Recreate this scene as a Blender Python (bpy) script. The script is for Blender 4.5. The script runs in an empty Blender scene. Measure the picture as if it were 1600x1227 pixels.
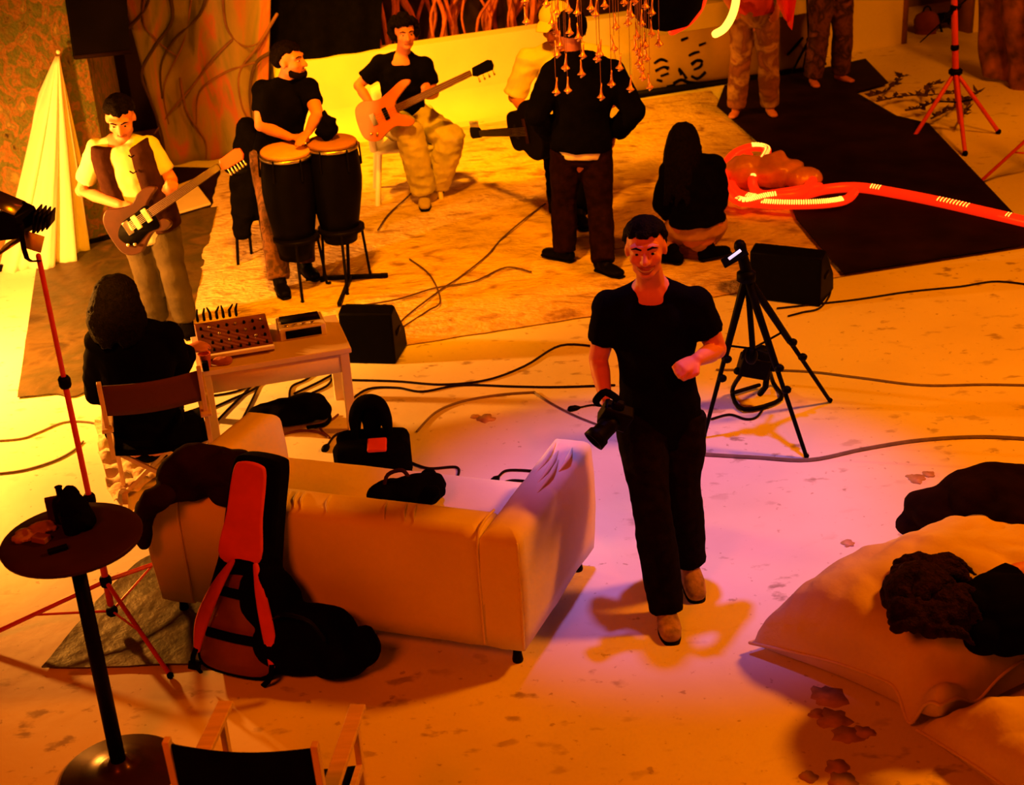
import bpy, bmesh, math, random
from mathutils import Vector, Matrix, noise
random.seed(7)
V = Vector
sc = bpy.context.scene
COL = sc.collection

# ------------------------------------------------------------------ camera
CAM_H, PITCH, ROLL, FPX = 3.65, math.radians(25.5), math.radians(-3.6), 2250.0
cF = V((0, math.cos(PITCH), -math.sin(PITCH)))
_r0 = V((1, 0, 0)); _u0 = V((0, math.sin(PITCH), math.cos(PITCH)))
cR = _r0 * math.cos(ROLL) + _u0 * math.sin(ROLL)
cU = -_r0 * math.sin(ROLL) + _u0 * math.cos(ROLL)
cC = V((0, 0, CAM_H))
cd = bpy.data.cameras.new('camera'); cam = bpy.data.objects.new('camera', cd); COL.objects.link(cam)
cd.sensor_width = 36; cd.lens = 36 * FPX / 1600; cd.clip_end = 100
cam.matrix_world = Matrix(((cR.x, cU.x, -cF.x, cC.x), (cR.y, cU.y, -cF.y, cC.y), (cR.z, cU.z, -cF.z, cC.z), (0, 0, 0, 1)))
cd.dof.use_dof = True; cd.dof.focus_distance = 6.6; cd.dof.aperture_fstop = 4.0
sc.camera = cam

# ------------------------------------------------------------------ world, lights, exposure
w = bpy.data.worlds.new('world'); sc.world = w; w.use_nodes = True
w.node_tree.nodes['Background'].inputs[0].default_value = (1.0, 0.09, 0.0, 1)
w.node_tree.nodes['Background'].inputs[1].default_value = 0.035
sc.view_settings.view_transform = 'Standard'; sc.view_settings.look = 'None'
sc.view_settings.exposure = 0.0; sc.view_settings.gamma = 1.0
sc.view_settings.use_curve_mapping = False
ORANGE = (1.0, 0.20, 0.0); AMBER = (1.0, 0.32, 0.001)
def lamp(kind, name, loc, target, col, power, size=0.3, angle=90, blend=0.6):
    l = bpy.data.lights.new(name, kind); o = bpy.data.objects.new(name, l); COL.objects.link(o)
    l.color = col; l.energy = power; o.location = loc
    if kind == 'AREA': l.shape = 'DISK'; l.size = size
    else: l.shadow_soft_size = size
    if kind == 'SPOT': l.spot_size = math.radians(angle); l.spot_blend = blend
    o.rotation_euler = (V(target) - V(loc)).to_track_quat('-Z', 'Y').to_euler()
    return o
lamp('SPOT', 'flood_left', (-3.75, 8.25, 1.15), (-2.7, 8.75, 0.0), (1.0, 0.32, 0.030), 950, 0.08, 172, 0.4)
lamp('SPOT', 'flood_set', (-2.03, 5.60, 1.90), (-3.6, 10.6, 0.6), AMBER, 520, 0.05, 80, 0.7)
lamp('SPOT', 'flood_back', (-1.9, 11.4, 3.6), (-0.3, 13.4, 0.0), AMBER, 2100, 0.12, 64, 0.8)
lamp('AREA', 'studio_flood', (5.0, 6.6, 5.4), (1.8, 6.6, 0), ORANGE, 480, 0.8)
lamp('SPOT', 'stage_flood', (-0.9, 6.6, 5.8), (-0.8, 10.9, 0), (1.0, 0.27, 0.0), 3300, 0.25, 50, 0.9)
lamp('SPOT', 'added_fill_right_back', (5.6, 10.6, 4.2), (4.4, 14.6, 0), ORANGE, 420, 0.25, 70, 0.8)  # added fill lamp that lifts the right back wall and floor
lamp('AREA', 'house_light', (-2.2, 0.8, 4.6), (-0.4, 5.0, 0.3), (1.0, 0.075, 0.0), 150, 1.5)
lamp('SPOT', 'red_front', (1.3, 0.9, 4.3), (0.7, 5.9, 0.7), (1.0, 0.06, 0.015), 520, 0.15, 18, 0.9)
lamp('SPOT', 'violet_spot', (0.55, 6.5, 5.7), (0.78, 6.15, 0), (0.46, 0.27, 1.0), 640, 0.10, 31, 0.9)
lamp('POINT', 'red_glow_roots', (0.2, 13.9, 1.9), (0, 0, 0), (1.0, 0.07, 0.01), 30, 0.2)

# ------------------------------------------------------------------ measuring helpers
def ray(x, y): return cF + cR * ((x - 800) / FPX) - cU * ((y - 613.5) / FPX)
def G(x, y, z=0.0):
    d = ray(x, y); return cC + d * ((z - cC.z) / d.z)
def at(x, y, Y):
    d = ray(x, y); return cC + d * (Y / d.y)
def vp(x, y, P0, D):
    """point on the vertical plane through P0 along horizontal direction D"""
    n = V((-D[1], D[0], 0)); d = ray(x, y)
    return cC + d * (V((P0[0], P0[1], 0)).dot(n) / d.dot(n))

# ------------------------------------------------------------------ materials
MATS = {}
def mat(name, col, rough=0.7, var=0.12, scale=8.0, bump=0.0, bscale=40.0, metal=0.0, emit=None, estr=0.0, alpha=None, trans=0.0, spec=0.5, stretch=None):
    if name in MATS: return MATS[name]
    if max(col) < 0.035: spec = min(spec, 0.03)
    m = bpy.data.materials.new(name); m.use_nodes = True
    nt = m.node_tree; b = nt.nodes['Principled BSDF']
    b.inputs['Roughness'].default_value = rough; b.inputs['Metallic'].default_value = metal
    b.inputs['Specular IOR Level'].default_value = spec
    tc = nt.nodes.new('ShaderNodeTexCoord'); src = tc.outputs['Object']
    if stretch:
        mp = nt.nodes.new('ShaderNodeMapping'); mp.inputs['Scale'].default_value = stretch
        nt.links.new(src, mp.inputs['Vector']); src = mp.outputs['Vector']
    nz = nt.nodes.new('ShaderNodeTexNoise'); nz.inputs['Scale'].default_value = scale; nz.inputs['Detail'].default_value = 4
    nt.links.new(src, nz.inputs['Vector'])
    rp = nt.nodes.new('ShaderNodeValToRGB')
    c0 = [max(0, c * (1 - var)) for c in col]; c1 = [min(1, c * (1 + var)) for c in col]
    rp.color_ramp.elements[0].position = 0.3; rp.color_ramp.elements[0].color = (*c0, 1)
    rp.color_ramp.elements[1].position = 0.7; rp.color_ramp.elements[1].color = (*c1, 1)
    nt.links.new(nz.outputs['Fac'], rp.inputs['Fac']); nt.links.new(rp.outputs['Color'], b.inputs['Base Color'])
    if bump:
        n2 = nt.nodes.new('ShaderNodeTexNoise'); n2.inputs['Scale'].default_value = bscale; n2.inputs['Detail'].default_value = 5
        nt.links.new(src, n2.inputs['Vector'])
        bp = nt.nodes.new('ShaderNodeBump'); bp.inputs['Strength'].default_value = bump; bp.inputs['Distance'].default_value = 0.02
        nt.links.new(n2.outputs['Fac'], bp.inputs['Height']); nt.links.new(bp.outputs['Normal'], b.inputs['Normal'])
    if emit:
        b.inputs['Emission Color'].default_value = (*emit, 1); b.inputs['Emission Strength'].default_value = estr
    if trans: b.inputs['Transmission Weight'].default_value = trans
    if alpha is not None: b.inputs['Alpha'].default_value = alpha
    MATS[name] = m; return m

def paint_mat(name, cols, scale, detail=6, rough=0.8, bump=0.0, bscale=20, dist=0.6, stretch=None, spec=0.3):
    """painted / mottled surface: several pigments through a noise ramp"""
    m = bpy.data.materials.new(name); m.use_nodes = True; nt = m.node_tree; b = nt.nodes['Principled BSDF']
    b.inputs['Roughness'].default_value = rough; b.inputs['Specular IOR Level'].default_value = spec
    tc = nt.nodes.new('ShaderNodeTexCoord'); src = tc.outputs['Object']
    if stretch:
        mp = nt.nodes.new('ShaderNodeMapping'); mp.inputs['Scale'].default_value = stretch
        nt.links.new(src, mp.inputs['Vector']); src = mp.outputs['Vector']
    nz = nt.nodes.new('ShaderNodeTexNoise'); nz.inputs['Scale'].default_value = scale; nz.inputs['Detail'].default_value = detail
    nz.inputs['Distortion'].default_value = dist; nt.links.new(src, nz.inputs['Vector'])
    rp = nt.nodes.new('ShaderNodeValToRGB'); e = rp.color_ramp.elements
    n = len(cols)
    while len(e) < n: e.new(0.5)
    for i, c in enumerate(cols): e[i].position = 0.28 + 0.44 * i / (n - 1); e[i].color = (*c, 1)
    nt.links.new(nz.outputs['Fac'], rp.inputs['Fac']); nt.links.new(rp.outputs['Color'], b.inputs['Base Color'])
    if bump:
        n2 = nt.nodes.new('ShaderNodeTexNoise'); n2.inputs['Scale'].default_value = bscale; n2.inputs['Detail'].default_value = 6
        nt.links.new(src, n2.inputs['Vector'])
        bp = nt.nodes.new('ShaderNodeBump'); bp.inputs['Strength'].default_value = bump; bp.inputs['Distance'].default_value = 0.03
        nt.links.new(n2.outputs['Fac'], bp.inputs['Height']); nt.links.new(bp.outputs['Normal'], b.inputs['Normal'])
    MATS[name] = m; return m

def floor_mat():
    m = bpy.data.materials.new('white_floor'); m.use_nodes = True; nt = m.node_tree; b = nt.nodes['Principled BSDF']
    b.inputs['Roughness'].default_value = 0.55; b.inputs['Specular IOR Level'].default_value = 0.25
    tc = nt.nodes.new('ShaderNodeTexCoord')
    def noise_fac(scale, lo, hi, detail=5, stretch=(1, 1, 1)):
        mp = nt.nodes.new('ShaderNodeMapping'); mp.inputs['Scale'].default_value = stretch
        nt.links.new(tc.outputs['Object'], mp.inputs['Vector'])
        n = nt.nodes.new('ShaderNodeTexNoise'); n.inputs['Scale'].default_value = scale; n.inputs['Detail'].default_value = detail
        nt.links.new(mp.outputs['Vector'], n.inputs['Vector'])
        r = nt.nodes.new('ShaderNodeMapRange'); r.inputs['From Min'].default_value = lo; r.inputs['From Max'].default_value = hi
        nt.links.new(n.outputs['Fac'], r.inputs['Value']); return r.outputs['Result']
    def mixc(a, fac, colr):
        mx = nt.nodes.new('ShaderNodeMix'); mx.data_type = 'RGBA'
        if isinstance(a, tuple): mx.inputs['A'].default_value = a
        else: nt.links.new(a, mx.inputs['A'])
        mx.inputs['B'].default_value = colr; nt.links.new(fac, mx.inputs['Factor']); return mx.outputs['Result']
    def mul(a, b_):
        mm = nt.nodes.new('ShaderNodeMath'); mm.operation = 'MULTIPLY'
        nt.links.new(a, mm.inputs[0])
        if isinstance(b_, float): mm.inputs[1].default_value = b_
        else: nt.links.new(b_, mm.inputs[1])
        return mm.outputs[0]
    c = mixc((0.80, 0.78, 0.74, 1), noise_fac(0.9, 0.35, 0.8), (0.62, 0.58, 0.53, 1))
    spots = mul(noise_fac(6.5, 0.60, 0.68, 4, (1, 1.6, 1)), noise_fac(0.8, 0.42, 0.60))
    c = mixc(c, mul(spots, 0.75), (0.20, 0.13, 0.08, 1))
    c = mixc(c, mul(noise_fac(20, 0.66, 0.72, 3), 0.6), (0.28, 0.20, 0.14, 1))
    nt.links.new(c, b.inputs['Base Color'])
    bp = nt.nodes.new('ShaderNodeBump'); bp.inputs['Strength'].default_value = 0.25; bp.inputs['Distance'].default_value = 0.01
    nt.links.new(noise_fac(7, 0.2, 0.8), bp.inputs['Height']); nt.links.new(bp.outputs['Normal'], b.inputs['Normal'])
    return m

BLACKCLOTH = mat('black_cotton', (0.0018, 0.0014, 0.0018), 0.95, 0.3, 12, 0.15, 60, spec=0.02)
BLACKPLAST = mat('black_plastic', (0.0022, 0.0018, 0.0018), 0.5, 0.2, 20, spec=0.08)
BLACKMETAL = mat('black_metal', (0.003, 0.0022, 0.0022), 0.45, 0.2, 30, spec=0.12)
DARKDENIM = mat('dark_denim', (0.0045, 0.0028, 0.0032), 0.95, 0.4, 25, 0.2, 80, spec=0.03)
BROWNCLOTH = mat('brown_cloth', (0.030, 0.011, 0.009), 0.9, 0.3, 10, 0.2, 50, spec=0.05)
SKIN = mat('skin', (0.56, 0.20, 0.13), 0.55, 0.08, 15, spec=0.35)
SKIN2 = mat('skin_tan', (0.46, 0.15, 0.10), 0.55, 0.08, 15, spec=0.35)
HAIR = mat('dark_hair', (0.0035, 0.0018, 0.0016), 0.6, 0.5, 60, 0.6, 120, spec=0.10)
WHITECLOTH = mat('white_cloth', (0.78, 0.74, 0.68), 0.85, 0.05, 5, 0.15, 14)
SOFAWHITE = mat('sofa_white_cover', (0.74, 0.68, 0.62), 0.85, 0.06, 3, 0.25, 9)
WHITEPLAST = mat('white_plastic', (0.72, 0.68, 0.62), 0.4, 0.05, 6)
WHITEWOOD = mat('pale_wood', (0.62, 0.47, 0.33), 0.55, 0.15, 6, stretch=(1, 8, 1))
WHITELAM = mat('white_laminate', (0.70, 0.60, 0.50), 0.4, 0.04, 6)
REDLITMETAL = mat('red_lit_metal', (0.62, 0.05, 0.03), 0.4, 0.1, 20)  # stand metal coloured red to carry the red light falling on it
REDCLOTH = mat('red_cloth', (0.62, 0.045, 0.035), 0.8, 0.12, 9, 0.2, 20)
STEEL = mat('steel', (0.55, 0.50, 0.45), 0.3, 0.05, 20, metal=1.0)
BRASS = mat('brass', (0.85, 0.42, 0.22), 0.28, 0.1, 20, metal=1.0)
CABLE = mat('cable_black', (0.012, 0.007, 0.006), 0.6, 0.2, 20)
CABLEG = mat('cable_grey', (0.16, 0.12, 0.11), 0.6, 0.2, 20)
EYEWHITE = mat('eye_white', (0.42, 0.36, 0.33), 0.3, 0.02)
LIPS = mat('lips', (0.24, 0.05, 0.04), 0.5, 0.05)
PILLOW = mat('beige_canvas', (0.64, 0.54, 0.38), 0.9, 0.08, 4, 0.6, 8, spec=0.1)

# ------------------------------------------------------------------ mesh helpers
def catmull(pts, k=4):
    if len(pts) < 3: return [p for p in pts]
    out = []; n = len(pts)
    T = type(pts[0])
    for i in range(n - 1):
        p0 = pts[max(i - 1, 0)]; p1 = pts[i]; p2 = pts[i + 1]; p3 = pts[min(i + 2, n - 1)]
        for j in range(k):
            t = j / k
            out.append(0.5 * ((2 * p1) + (p2 - p0) * t + (2 * p0 - 5 * p1 + 4 * p2 - p3) * t * t + (3 * p1 - p0 - 3 * p2 + p3) * t ** 3))
    out.append(pts[-1]); return out

class MB:
    def __init__(s): s.v = []; s.f = []
    def add(s, vs, fs):
        o = len(s.v); s.v += [V(p) for p in vs]; s.f += [tuple(i + o for i in f) for f in fs]; return s
    def box(s, c, size, rot=None, taper=1.0):
        c = V(c); hx, hy, hz = [q / 2 for q in size]
        vs = []
        for z in (-1, 1):
            t = taper if z > 0 else 1
            for x, y in ((-1, -1), (1, -1), (1, 1), (-1, 1)):
                p = V((x * hx * t, y * hy * t, z * hz))
                if rot is not None: p = rot @ p
                vs.append(c + p)
        return s.add(vs, [(3, 2, 1, 0), (4, 5, 6, 7), (0, 1, 5, 4), (1, 2, 6, 5), (2, 3, 7, 6), (3, 0, 4, 7)])
    def bar(s, a, b, wd, th, up=(0, 0, 1)):
        a = V(a); b = V(b); d = b - a; z = d.normalized(); u = V(up)
        x = z.cross(u)
        if x.length < 1e-4: x = z.cross(V((1, 0, 0)))
        x.normalize(); y = x.cross(z) * -1
        R = Matrix((x, y, z)).transposed()
        return s.box((a + b) / 2, (wd, th, d.length), R)
    def tube(s, pts, rad, n=10, lat=None, cap='round', smooth=0, closed=False):
        pts = [V(p) for p in pts]
        if not isinstance(rad, list): rad = [rad] * len(pts)
        rad = [V((r, r)) if not isinstance(r, (tuple, list)) else V(r) for r in rad]
        if smooth and len(pts) > 2:
            pts = catmull(pts, smooth); rad = catmull(rad, smooth)
            if lat and isinstance(lat, list): lat = catmull([V(l) for l in lat], smooth)
        m = len(pts); tang = []
        for i in range(m):
            t = pts[min(i + 1, m - 1)] - pts[max(i - 1, 0)]
            tang.append(t.normalized() if t.length > 1e-9 else V((0, 0, 1)))
        prev = None; frames = []
        for i in range(m):
            z = tang[i]
            if lat is not None:
                x = V(lat[i]) if isinstance(lat, list) else V(lat)
            elif prev is None:
                x = z.cross(V((0, 0, 1)))
                if x.length < 0.05: x = V((1, 0, 0))
            else: x = prev
            x = (x - z * x.dot(z))
            if x.length < 1e-6: x = z.orthogonal()
            x.normalize(); prev = x; frames.append((x, z.cross(x), z))
        rings = []
        def ring(c, x, y, a, b):
            o = len(s.v)
            for k in range(n):
                t = 2 * math.pi * k / n
                s.v.append(c + x * (math.cos(t) * a) + y * (math.sin(t) * b))
            rings.append(o)
        x, y, z = frames[0]
        if cap == 'round':
            a, b = rad[0]; mm = min(a, b)
            for q in (0.92, 0.6): ring(pts[0] - z * mm * q, x, y, a * math.sqrt(1 - q * q), b * math.sqrt(1 - q * q))
        for i in range(m):
            x, y, z = frames[i]; ring(pts[i], x, y, rad[i][0], rad[i][1])
        if cap == 'round':
            x, y, z = frames[-1]; a, b = rad[-1]; mm = min(a, b)
            for q in (0.6, 0.92): ring(pts[-1] + z * mm * q, x, y, a * math.sqrt(1 - q * q), b * math.sqrt(1 - q * q))
        for i in range(len(rings) - 1):
            p, q = rings[i], rings[i + 1]
            for k in range(n):
                k2 = (k + 1) % n; s.f.append((p + k, p + k2, q + k2, q + k))
        if cap:
            s.f.append(tuple(rings[0] + k for k in reversed(range(n)))); s.f.append(tuple(rings[-1] + k for k in range(n)))
        return s
    def ball(s, c, r, n=12, m=8, rot=None):
        c = V(c); r = (r, r, r) if not isinstance(r, (tuple, list)) else r
        vs = []; fs = []
        for i in range(1, m):
            ph = math.pi * i / m
            for k in range(n):
                t = 2 * math.pi * k / n
                p = V((r[0] * math.sin(ph) * math.cos(t), r[1] * math.sin(ph) * math.sin(t), r[2] * math.cos(ph)))
                vs.append(c + (rot @ p if rot else p))
        top = len(vs); p = V((0, 0, r[2])); vs.append(c + (rot @ p if rot else p)); p = V((0, 0, -r[2])); vs.append(c + (rot @ p if rot else p))
        for i in range(m - 2):
            for k in range(n):
                k2 = (k + 1) % n; fs.append((i * n + k, (i + 1) * n + k, (i + 1) * n + k2, i * n + k2))
        for k in range(n):
            k2 = (k + 1) % n; fs.append((top, k, k2)); fs.append((top + 1, (m - 2) * n + k2, (m - 2) * n + k))
        return s.add(vs, fs)
    def lathe(s, prof, c=(0, 0, 0), axis=(0, 0, 1), n=24):
        """prof: (radius, height) pairs"""
        c = V(c); z = V(axis).normalized(); x = z.orthogonal().normalized(); y = z.cross(x)
        vs = []; fs = []
        for r, h in prof:
            for k in range(n):
                t = 2 * math.pi * k / n; vs.append(c + z * h + x * (r * math.cos(t)) + y * (r * math.sin(t)))
        for i in range(len(prof) - 1):
            for k in range(n):
                k2 = (k + 1) % n; fs.append((i * n + k, i * n + k2, (i + 1) * n + k2, (i + 1) * n + k))
        fs.append(tuple(reversed(range(n)))); fs.append(tuple((len(prof) - 1) * n + k for k in range(n)))
        return s.add(vs, fs)
    def prism(s, poly, origin, ex, ey, ez, th):
        """polygon (2d) in ex/ey, extruded th along ez"""
        o = V(origin); ex = V(ex); ey = V(ey); ez = V(ez); n = len(poly)
        vs = [o + ex * p[0] + ey * p[1] for p in poly] + [o + ex * p[0] + ey * p[1] + ez * th for p in poly]
        fs = [tuple(reversed(range(n))), tuple(range(n, 2 * n))] + [(i, (i + 1) % n, n + (i + 1) % n, n + i) for i in range(n)]
        return s.add(vs, fs)
    def sheet(s, rows, th=0.0):
        """grid of points (list of rows); th gives it thickness along the local normal"""
        nr = len(rows); nc = len(rows[0]); o = len(s.v)
        P = [[V(p) for p in r] for r in rows]
        for r in P: s.v += r
        for i in range(nr - 1):
            for j in range(nc - 1):
                a = o + i * nc + j; s.f.append((a, a + 1, a + nc + 1, a + nc))
        if th:
            o2 = len(s.v)
            for i in range(nr):
                for j in range(nc):
                    du = P[i][min(j + 1, nc - 1)] - P[i][max(j - 1, 0)]; dv = P[min(i + 1, nr - 1)][j] - P[max(i - 1, 0)][j]
                    nn = du.cross(dv)
                    nn = nn.normalized() if nn.length > 1e-9 else V((0, 0, 1))
                    s.v.append(P[i][j] - nn * th)
            for i in range(nr - 1):
                for j in range(nc - 1):
                    a = o2 + i * nc + j; s.f.append((a, a + nc, a + nc + 1, a + 1))
            for i in range(nr - 1):
                for j in (0, nc - 1):
                    a = o + i * nc + j; b = o2 + i * nc + j
                    s.f.append((a, a + nc, b + nc, b) if j == 0 else (a, b, b + nc, a + nc))
            for j in range(nc - 1):
                for i in (0, nr - 1):
                    a = o + i * nc + j; b = o2 + i * nc + j
                    s.f.append((a, b, b + 1, a + 1) if i == 0 else (a, a + 1, b + 1, b))
        return s
    def mesh(s, name, base=V((0, 0, 0)), smooth=True, recalc=True):
        me = bpy.data.meshes.new(name); me.from_pydata([tuple(p - base) for p in s.v], [], s.f)
        if recalc:
            bm = bmesh.new(); bm.from_mesh(me); bmesh.ops.recalc_face_normals(bm, faces=bm.faces); bm.to_mesh(me); bm.free()
        if smooth: me.shade_smooth()
        return me

def tag(o, label=None, cat=None, group=None, kind=None):
    if label: o['label'] = label
    if cat: o['category'] = cat
    if group: o['group'] = group
    if kind: o['kind'] = kind
    return o
def thing(name, label, cat, base, group=None):
    o = bpy.data.objects.new(name, None); COL.objects.link(o); o.location = base; o.empty_display_size = 0.1
    return tag(o, label, cat, group)
def obj_from(me, name, m, parent=None):
    o = bpy.data.objects.new(name, me); COL.objects.link(o)
    if m: me.materials.append(m)
    if parent: o.parent = parent
    return o
def root_base(parent):
    b = V((0, 0, 0))
    while parent is not None: b += V(parent.location); parent = parent.parent
    return b
def part(name, mb, m, parent, smooth=True, bevel=0, label=None, sub=0, auto=None):
    me = mb.mesh(name, root_base(parent), smooth)
    o = obj_from(me, name, m, parent)
    if bevel:
        b = o.modifiers.new('bevel', 'BEVEL'); b.width = bevel; b.segments = 2; b.limit_method = 'ANGLE'; b.angle_limit = math.radians(35)
        me.shade_smooth(); fix_sharp(me)
    elif smooth == 'auto': fix_sharp(me)
    if sub:
        q = o.modifiers.new('sub', 'SUBSURF'); q.levels = sub; q.render_levels = sub
    if label: o['label'] = label
    return o
def fix_sharp(me, ang=40):
    try: me.set_sharp_from_angle(angle=math.radians(ang))
    except Exception: pass
def single(name, mb, m, label, cat, base=None, smooth='auto', bevel=0, group=None, kind=None, sub=0):
    """one-mesh thing with its origin at its base"""
    if base is None:
        xs = [p.x for p in mb.v]; ys = [p.y for p in mb.v]; zs = [p.z for p in mb.v]
        base = V(((min(xs) + max(xs)) / 2, (min(ys) + max(ys)) / 2, min(zs)))
    me = mb.mesh(name, V(base), True); fix_sharp(me)
    o = obj_from(me, name, m); o.location = base
    if bevel:
        b = o.modifiers.new('bevel', 'BEVEL'); b.width = bevel; b.segments = 2; b.limit_method = 'ANGLE'
    if sub:
        q = o.modifiers.new('sub', 'SUBSURF'); q.levels = sub; q.render_levels = sub
    return tag(o, label, cat, group, kind)
def structure(name, mb, m, label=None, parent=None, smooth='auto'):
    me = mb.mesh(name, V((0, 0, 0)), True); fix_sharp(me)
    o = obj_from(me, name, m, parent)
    if parent is None: o['kind'] = 'structure'
    if label: o['label'] = label
    return o
def rotz(a): return Matrix.Rotation(a, 3, 'Z')

def fuse(mb, voxel=0.012, smooth=3, wr=0.0, wfreq=9.0, stretch=(1, 1, 1)):
    """melts overlapping closed shapes into one continuous surface, returns an MB; wr = wrinkle depth"""
    me = mb.mesh('tmp', V((0, 0, 0)), True)
    o = bpy.data.objects.new('tmp', me); COL.objects.link(o)
    r = o.modifiers.new('r', 'REMESH'); r.mode = 'VOXEL'; r.voxel_size = voxel; r.adaptivity = 0
    if smooth:
        q = o.modifiers.new('s', 'SMOOTH'); q.factor = 0.5; q.iterations = smooth
    dg = bpy.context.evaluated_depsgraph_get(); dg.update()
    m2 = bpy.data.meshes.new_from_object(o.evaluated_get(dg))
    out = MB()
    if wr:
        for v in m2.vertices:
            p = v.co; q = V((p.x * stretch[0], p.y * stretch[1], p.z * stretch[2])) * wfreq
            n1 = noise.noise(q); n2 = noise.noise(q * 2.3 + V((7, 3, 1)))
            out.v.append(p + v.normal * (wr * ((1 - abs(n1) * 2.2) * 0.7 + n2 * 0.5)))
    else: out.v = [v.co.copy() for v in m2.vertices]
    out.f = [tuple(p.vertices) for p in m2.polygons]
    bpy.data.objects.remove(o); bpy.data.meshes.remove(me); bpy.data.meshes.remove(m2)
    return out

def cable(pts, r=0.007, label='', m=None, z=0.007, name='cable', k=6, plug=False):
    P = [G(p[0], p[1], (p[2] if len(p) > 2 else z)) for p in pts]
    P = catmull(P, k)
    b = MB(); b.tube(P, r, 6)
    base = P[0].copy(); base.z = 0
    if not plug: return single(name, b, m or CABLE, label, 'cable', base)
    t = thing(name, label, 'cable', base)
    part('cord', b, m or CABLE, t)
    d = (P[0] - P[1]).normalized(); q = MB(); q.tube([P[0] - d * 0.01, P[0] + d * 0.02, P[0] + d * 0.05], [r, 0.02, 0.022], 8)
    part('plug', q, BLACKPLAST, t)
    return t

# ================================================================== SETTING
structure('floor', MB().box((0.5, 8.5, -0.1), (19, 21, 0.2)), floor_mat(), 'white painted studio floor with scattered dirt marks')
WD = V((0.933, 0.36, 0)); WN = V((-0.36, 0.933, 0)); W0 = V((-0.49, 14.07, 0))       # line of the low back wall
def Wp(s, off=0.0, z=0.0): return W0 + WD * s + WN * off + V((0, 0, z))
def wallbox(mb, a, b, h, th, z0=0.0):
    d = (b - a).normalized(); n = V((-d.y, d.x, 0))
    poly = [(0, 0), ((b - a).length, 0), ((b - a).length, th), (0, th)]
    return mb.prism(poly, V((a.x, a.y, z0)), d, n, V((0, 0, 1)), h)
WALLWHITE = mat('wall_white', (0.74, 0.70, 0.62), 0.85, 0.08, 1.5, 0.1, 6)
wb = wallbox(MB(), Wp(-1.65), Wp(4.55), 0.74, 0.22)
# soft cove at the foot of the wall
cv = [[Wp(s, -0.25 * (1 - math.sin(t)), 0.25 * (1 - math.cos(t))) for s in (-1.65, 1.2)] for t in [i * math.pi / 2 / 6 for i in range(7)]]
low = structure('wall_back', wb, WALLWHITE, 'low white wall behind the stage')
structure('trim_1', MB().sheet(cv, 0.02), WALLWHITE, 'curved white cove at the foot of the low wall')
DARKWALL = mat('wall_dark', (0.035, 0.012, 0.010), 0.95, 0.5, 2.0, 0.4, 8)
structure('wall_rear', wallbox(MB(), Wp(-6.0, 1.3), Wp(4.6, 1.3), 3.4, 0.15), DARKWALL, 'dark wall behind the tangle of roots')
structure('wall_right', wallbox(MB(), Wp(4.55, 0.0), Wp(5.42, 0.0), 3.0, 0.3), WALLWHITE, 'white wall beside the doorway')
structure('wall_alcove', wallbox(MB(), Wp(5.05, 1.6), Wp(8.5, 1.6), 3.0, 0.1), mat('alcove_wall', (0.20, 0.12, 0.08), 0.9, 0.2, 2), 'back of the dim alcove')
structure('wall_far_right', wallbox(MB(), Wp(6.38, 0.0), Wp(8.5, 0.0), 3.0, 0.3), WALLWHITE, 'white wall right of the doorway')
# painted left wall
PAINT = paint_mat('splashed_paint', [(0.02, 0.015, 0.006), (0.12, 0.09, 0.02), (0.07, 0.09, 0.02), (0.20, 0.09, 0.025), (0.11, 0.10, 0.03), (0.26, 0.16, 0.045)], 10.0, 12, 0.9, 0.7, 24, 0.35)
structure('wall_left', wallbox(MB(), V((-6.2, 8.45, 0)), V((-3.05, 11.0, 0)), 3.2, 0.15), PAINT, 'wall splashed with green and orange paint')
structure('wall_left_return', wallbox(MB(), V((-3.05, 11.0, 0)), V((-3.35, 12.95, 0)), 3.2, 0.15), PAINT, 'return of the paint-splashed wall')
structure('baseboard_left', wallbox(MB(), V((-6.2, 8.45, 0)) + V((0.02, -0.03, 0)), V((-3.03, 11.0, 0)) + V((0.02, -0.03, 0)), 0.05, 0.03), BLACKMETAL)
# doorway frame
dt = thing('door_1', 'open doorway frame in the right back wall', 'door', Wp(5.42, -0.02))
dt['kind'] = 'structure'; del dt['category']
for s0 in (5.42, 6.32):
    part('jamb', wallbox(MB(), Wp(s0, -0.02), Wp(s0 + 0.06, -0.02), 2.1, 0.34), mat('door_brown', (0.22, 0.09, 0.05), 0.6, 0.2, 6), dt)
part('lintel', wallbox(MB(), Wp(5.42, -0.02), Wp(6.38, -0.02), 0.1, 0.34, 2.1), MATS['door_brown'], dt)

# ---------------- floor coverings
def plate(pts, z0, z1):
    return MB().prism([(p.x, p.y) for p in pts], V((0, 0, z0)), (1, 0, 0), (0, 1, 0), (0, 0, 1), z1 - z0)
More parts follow.
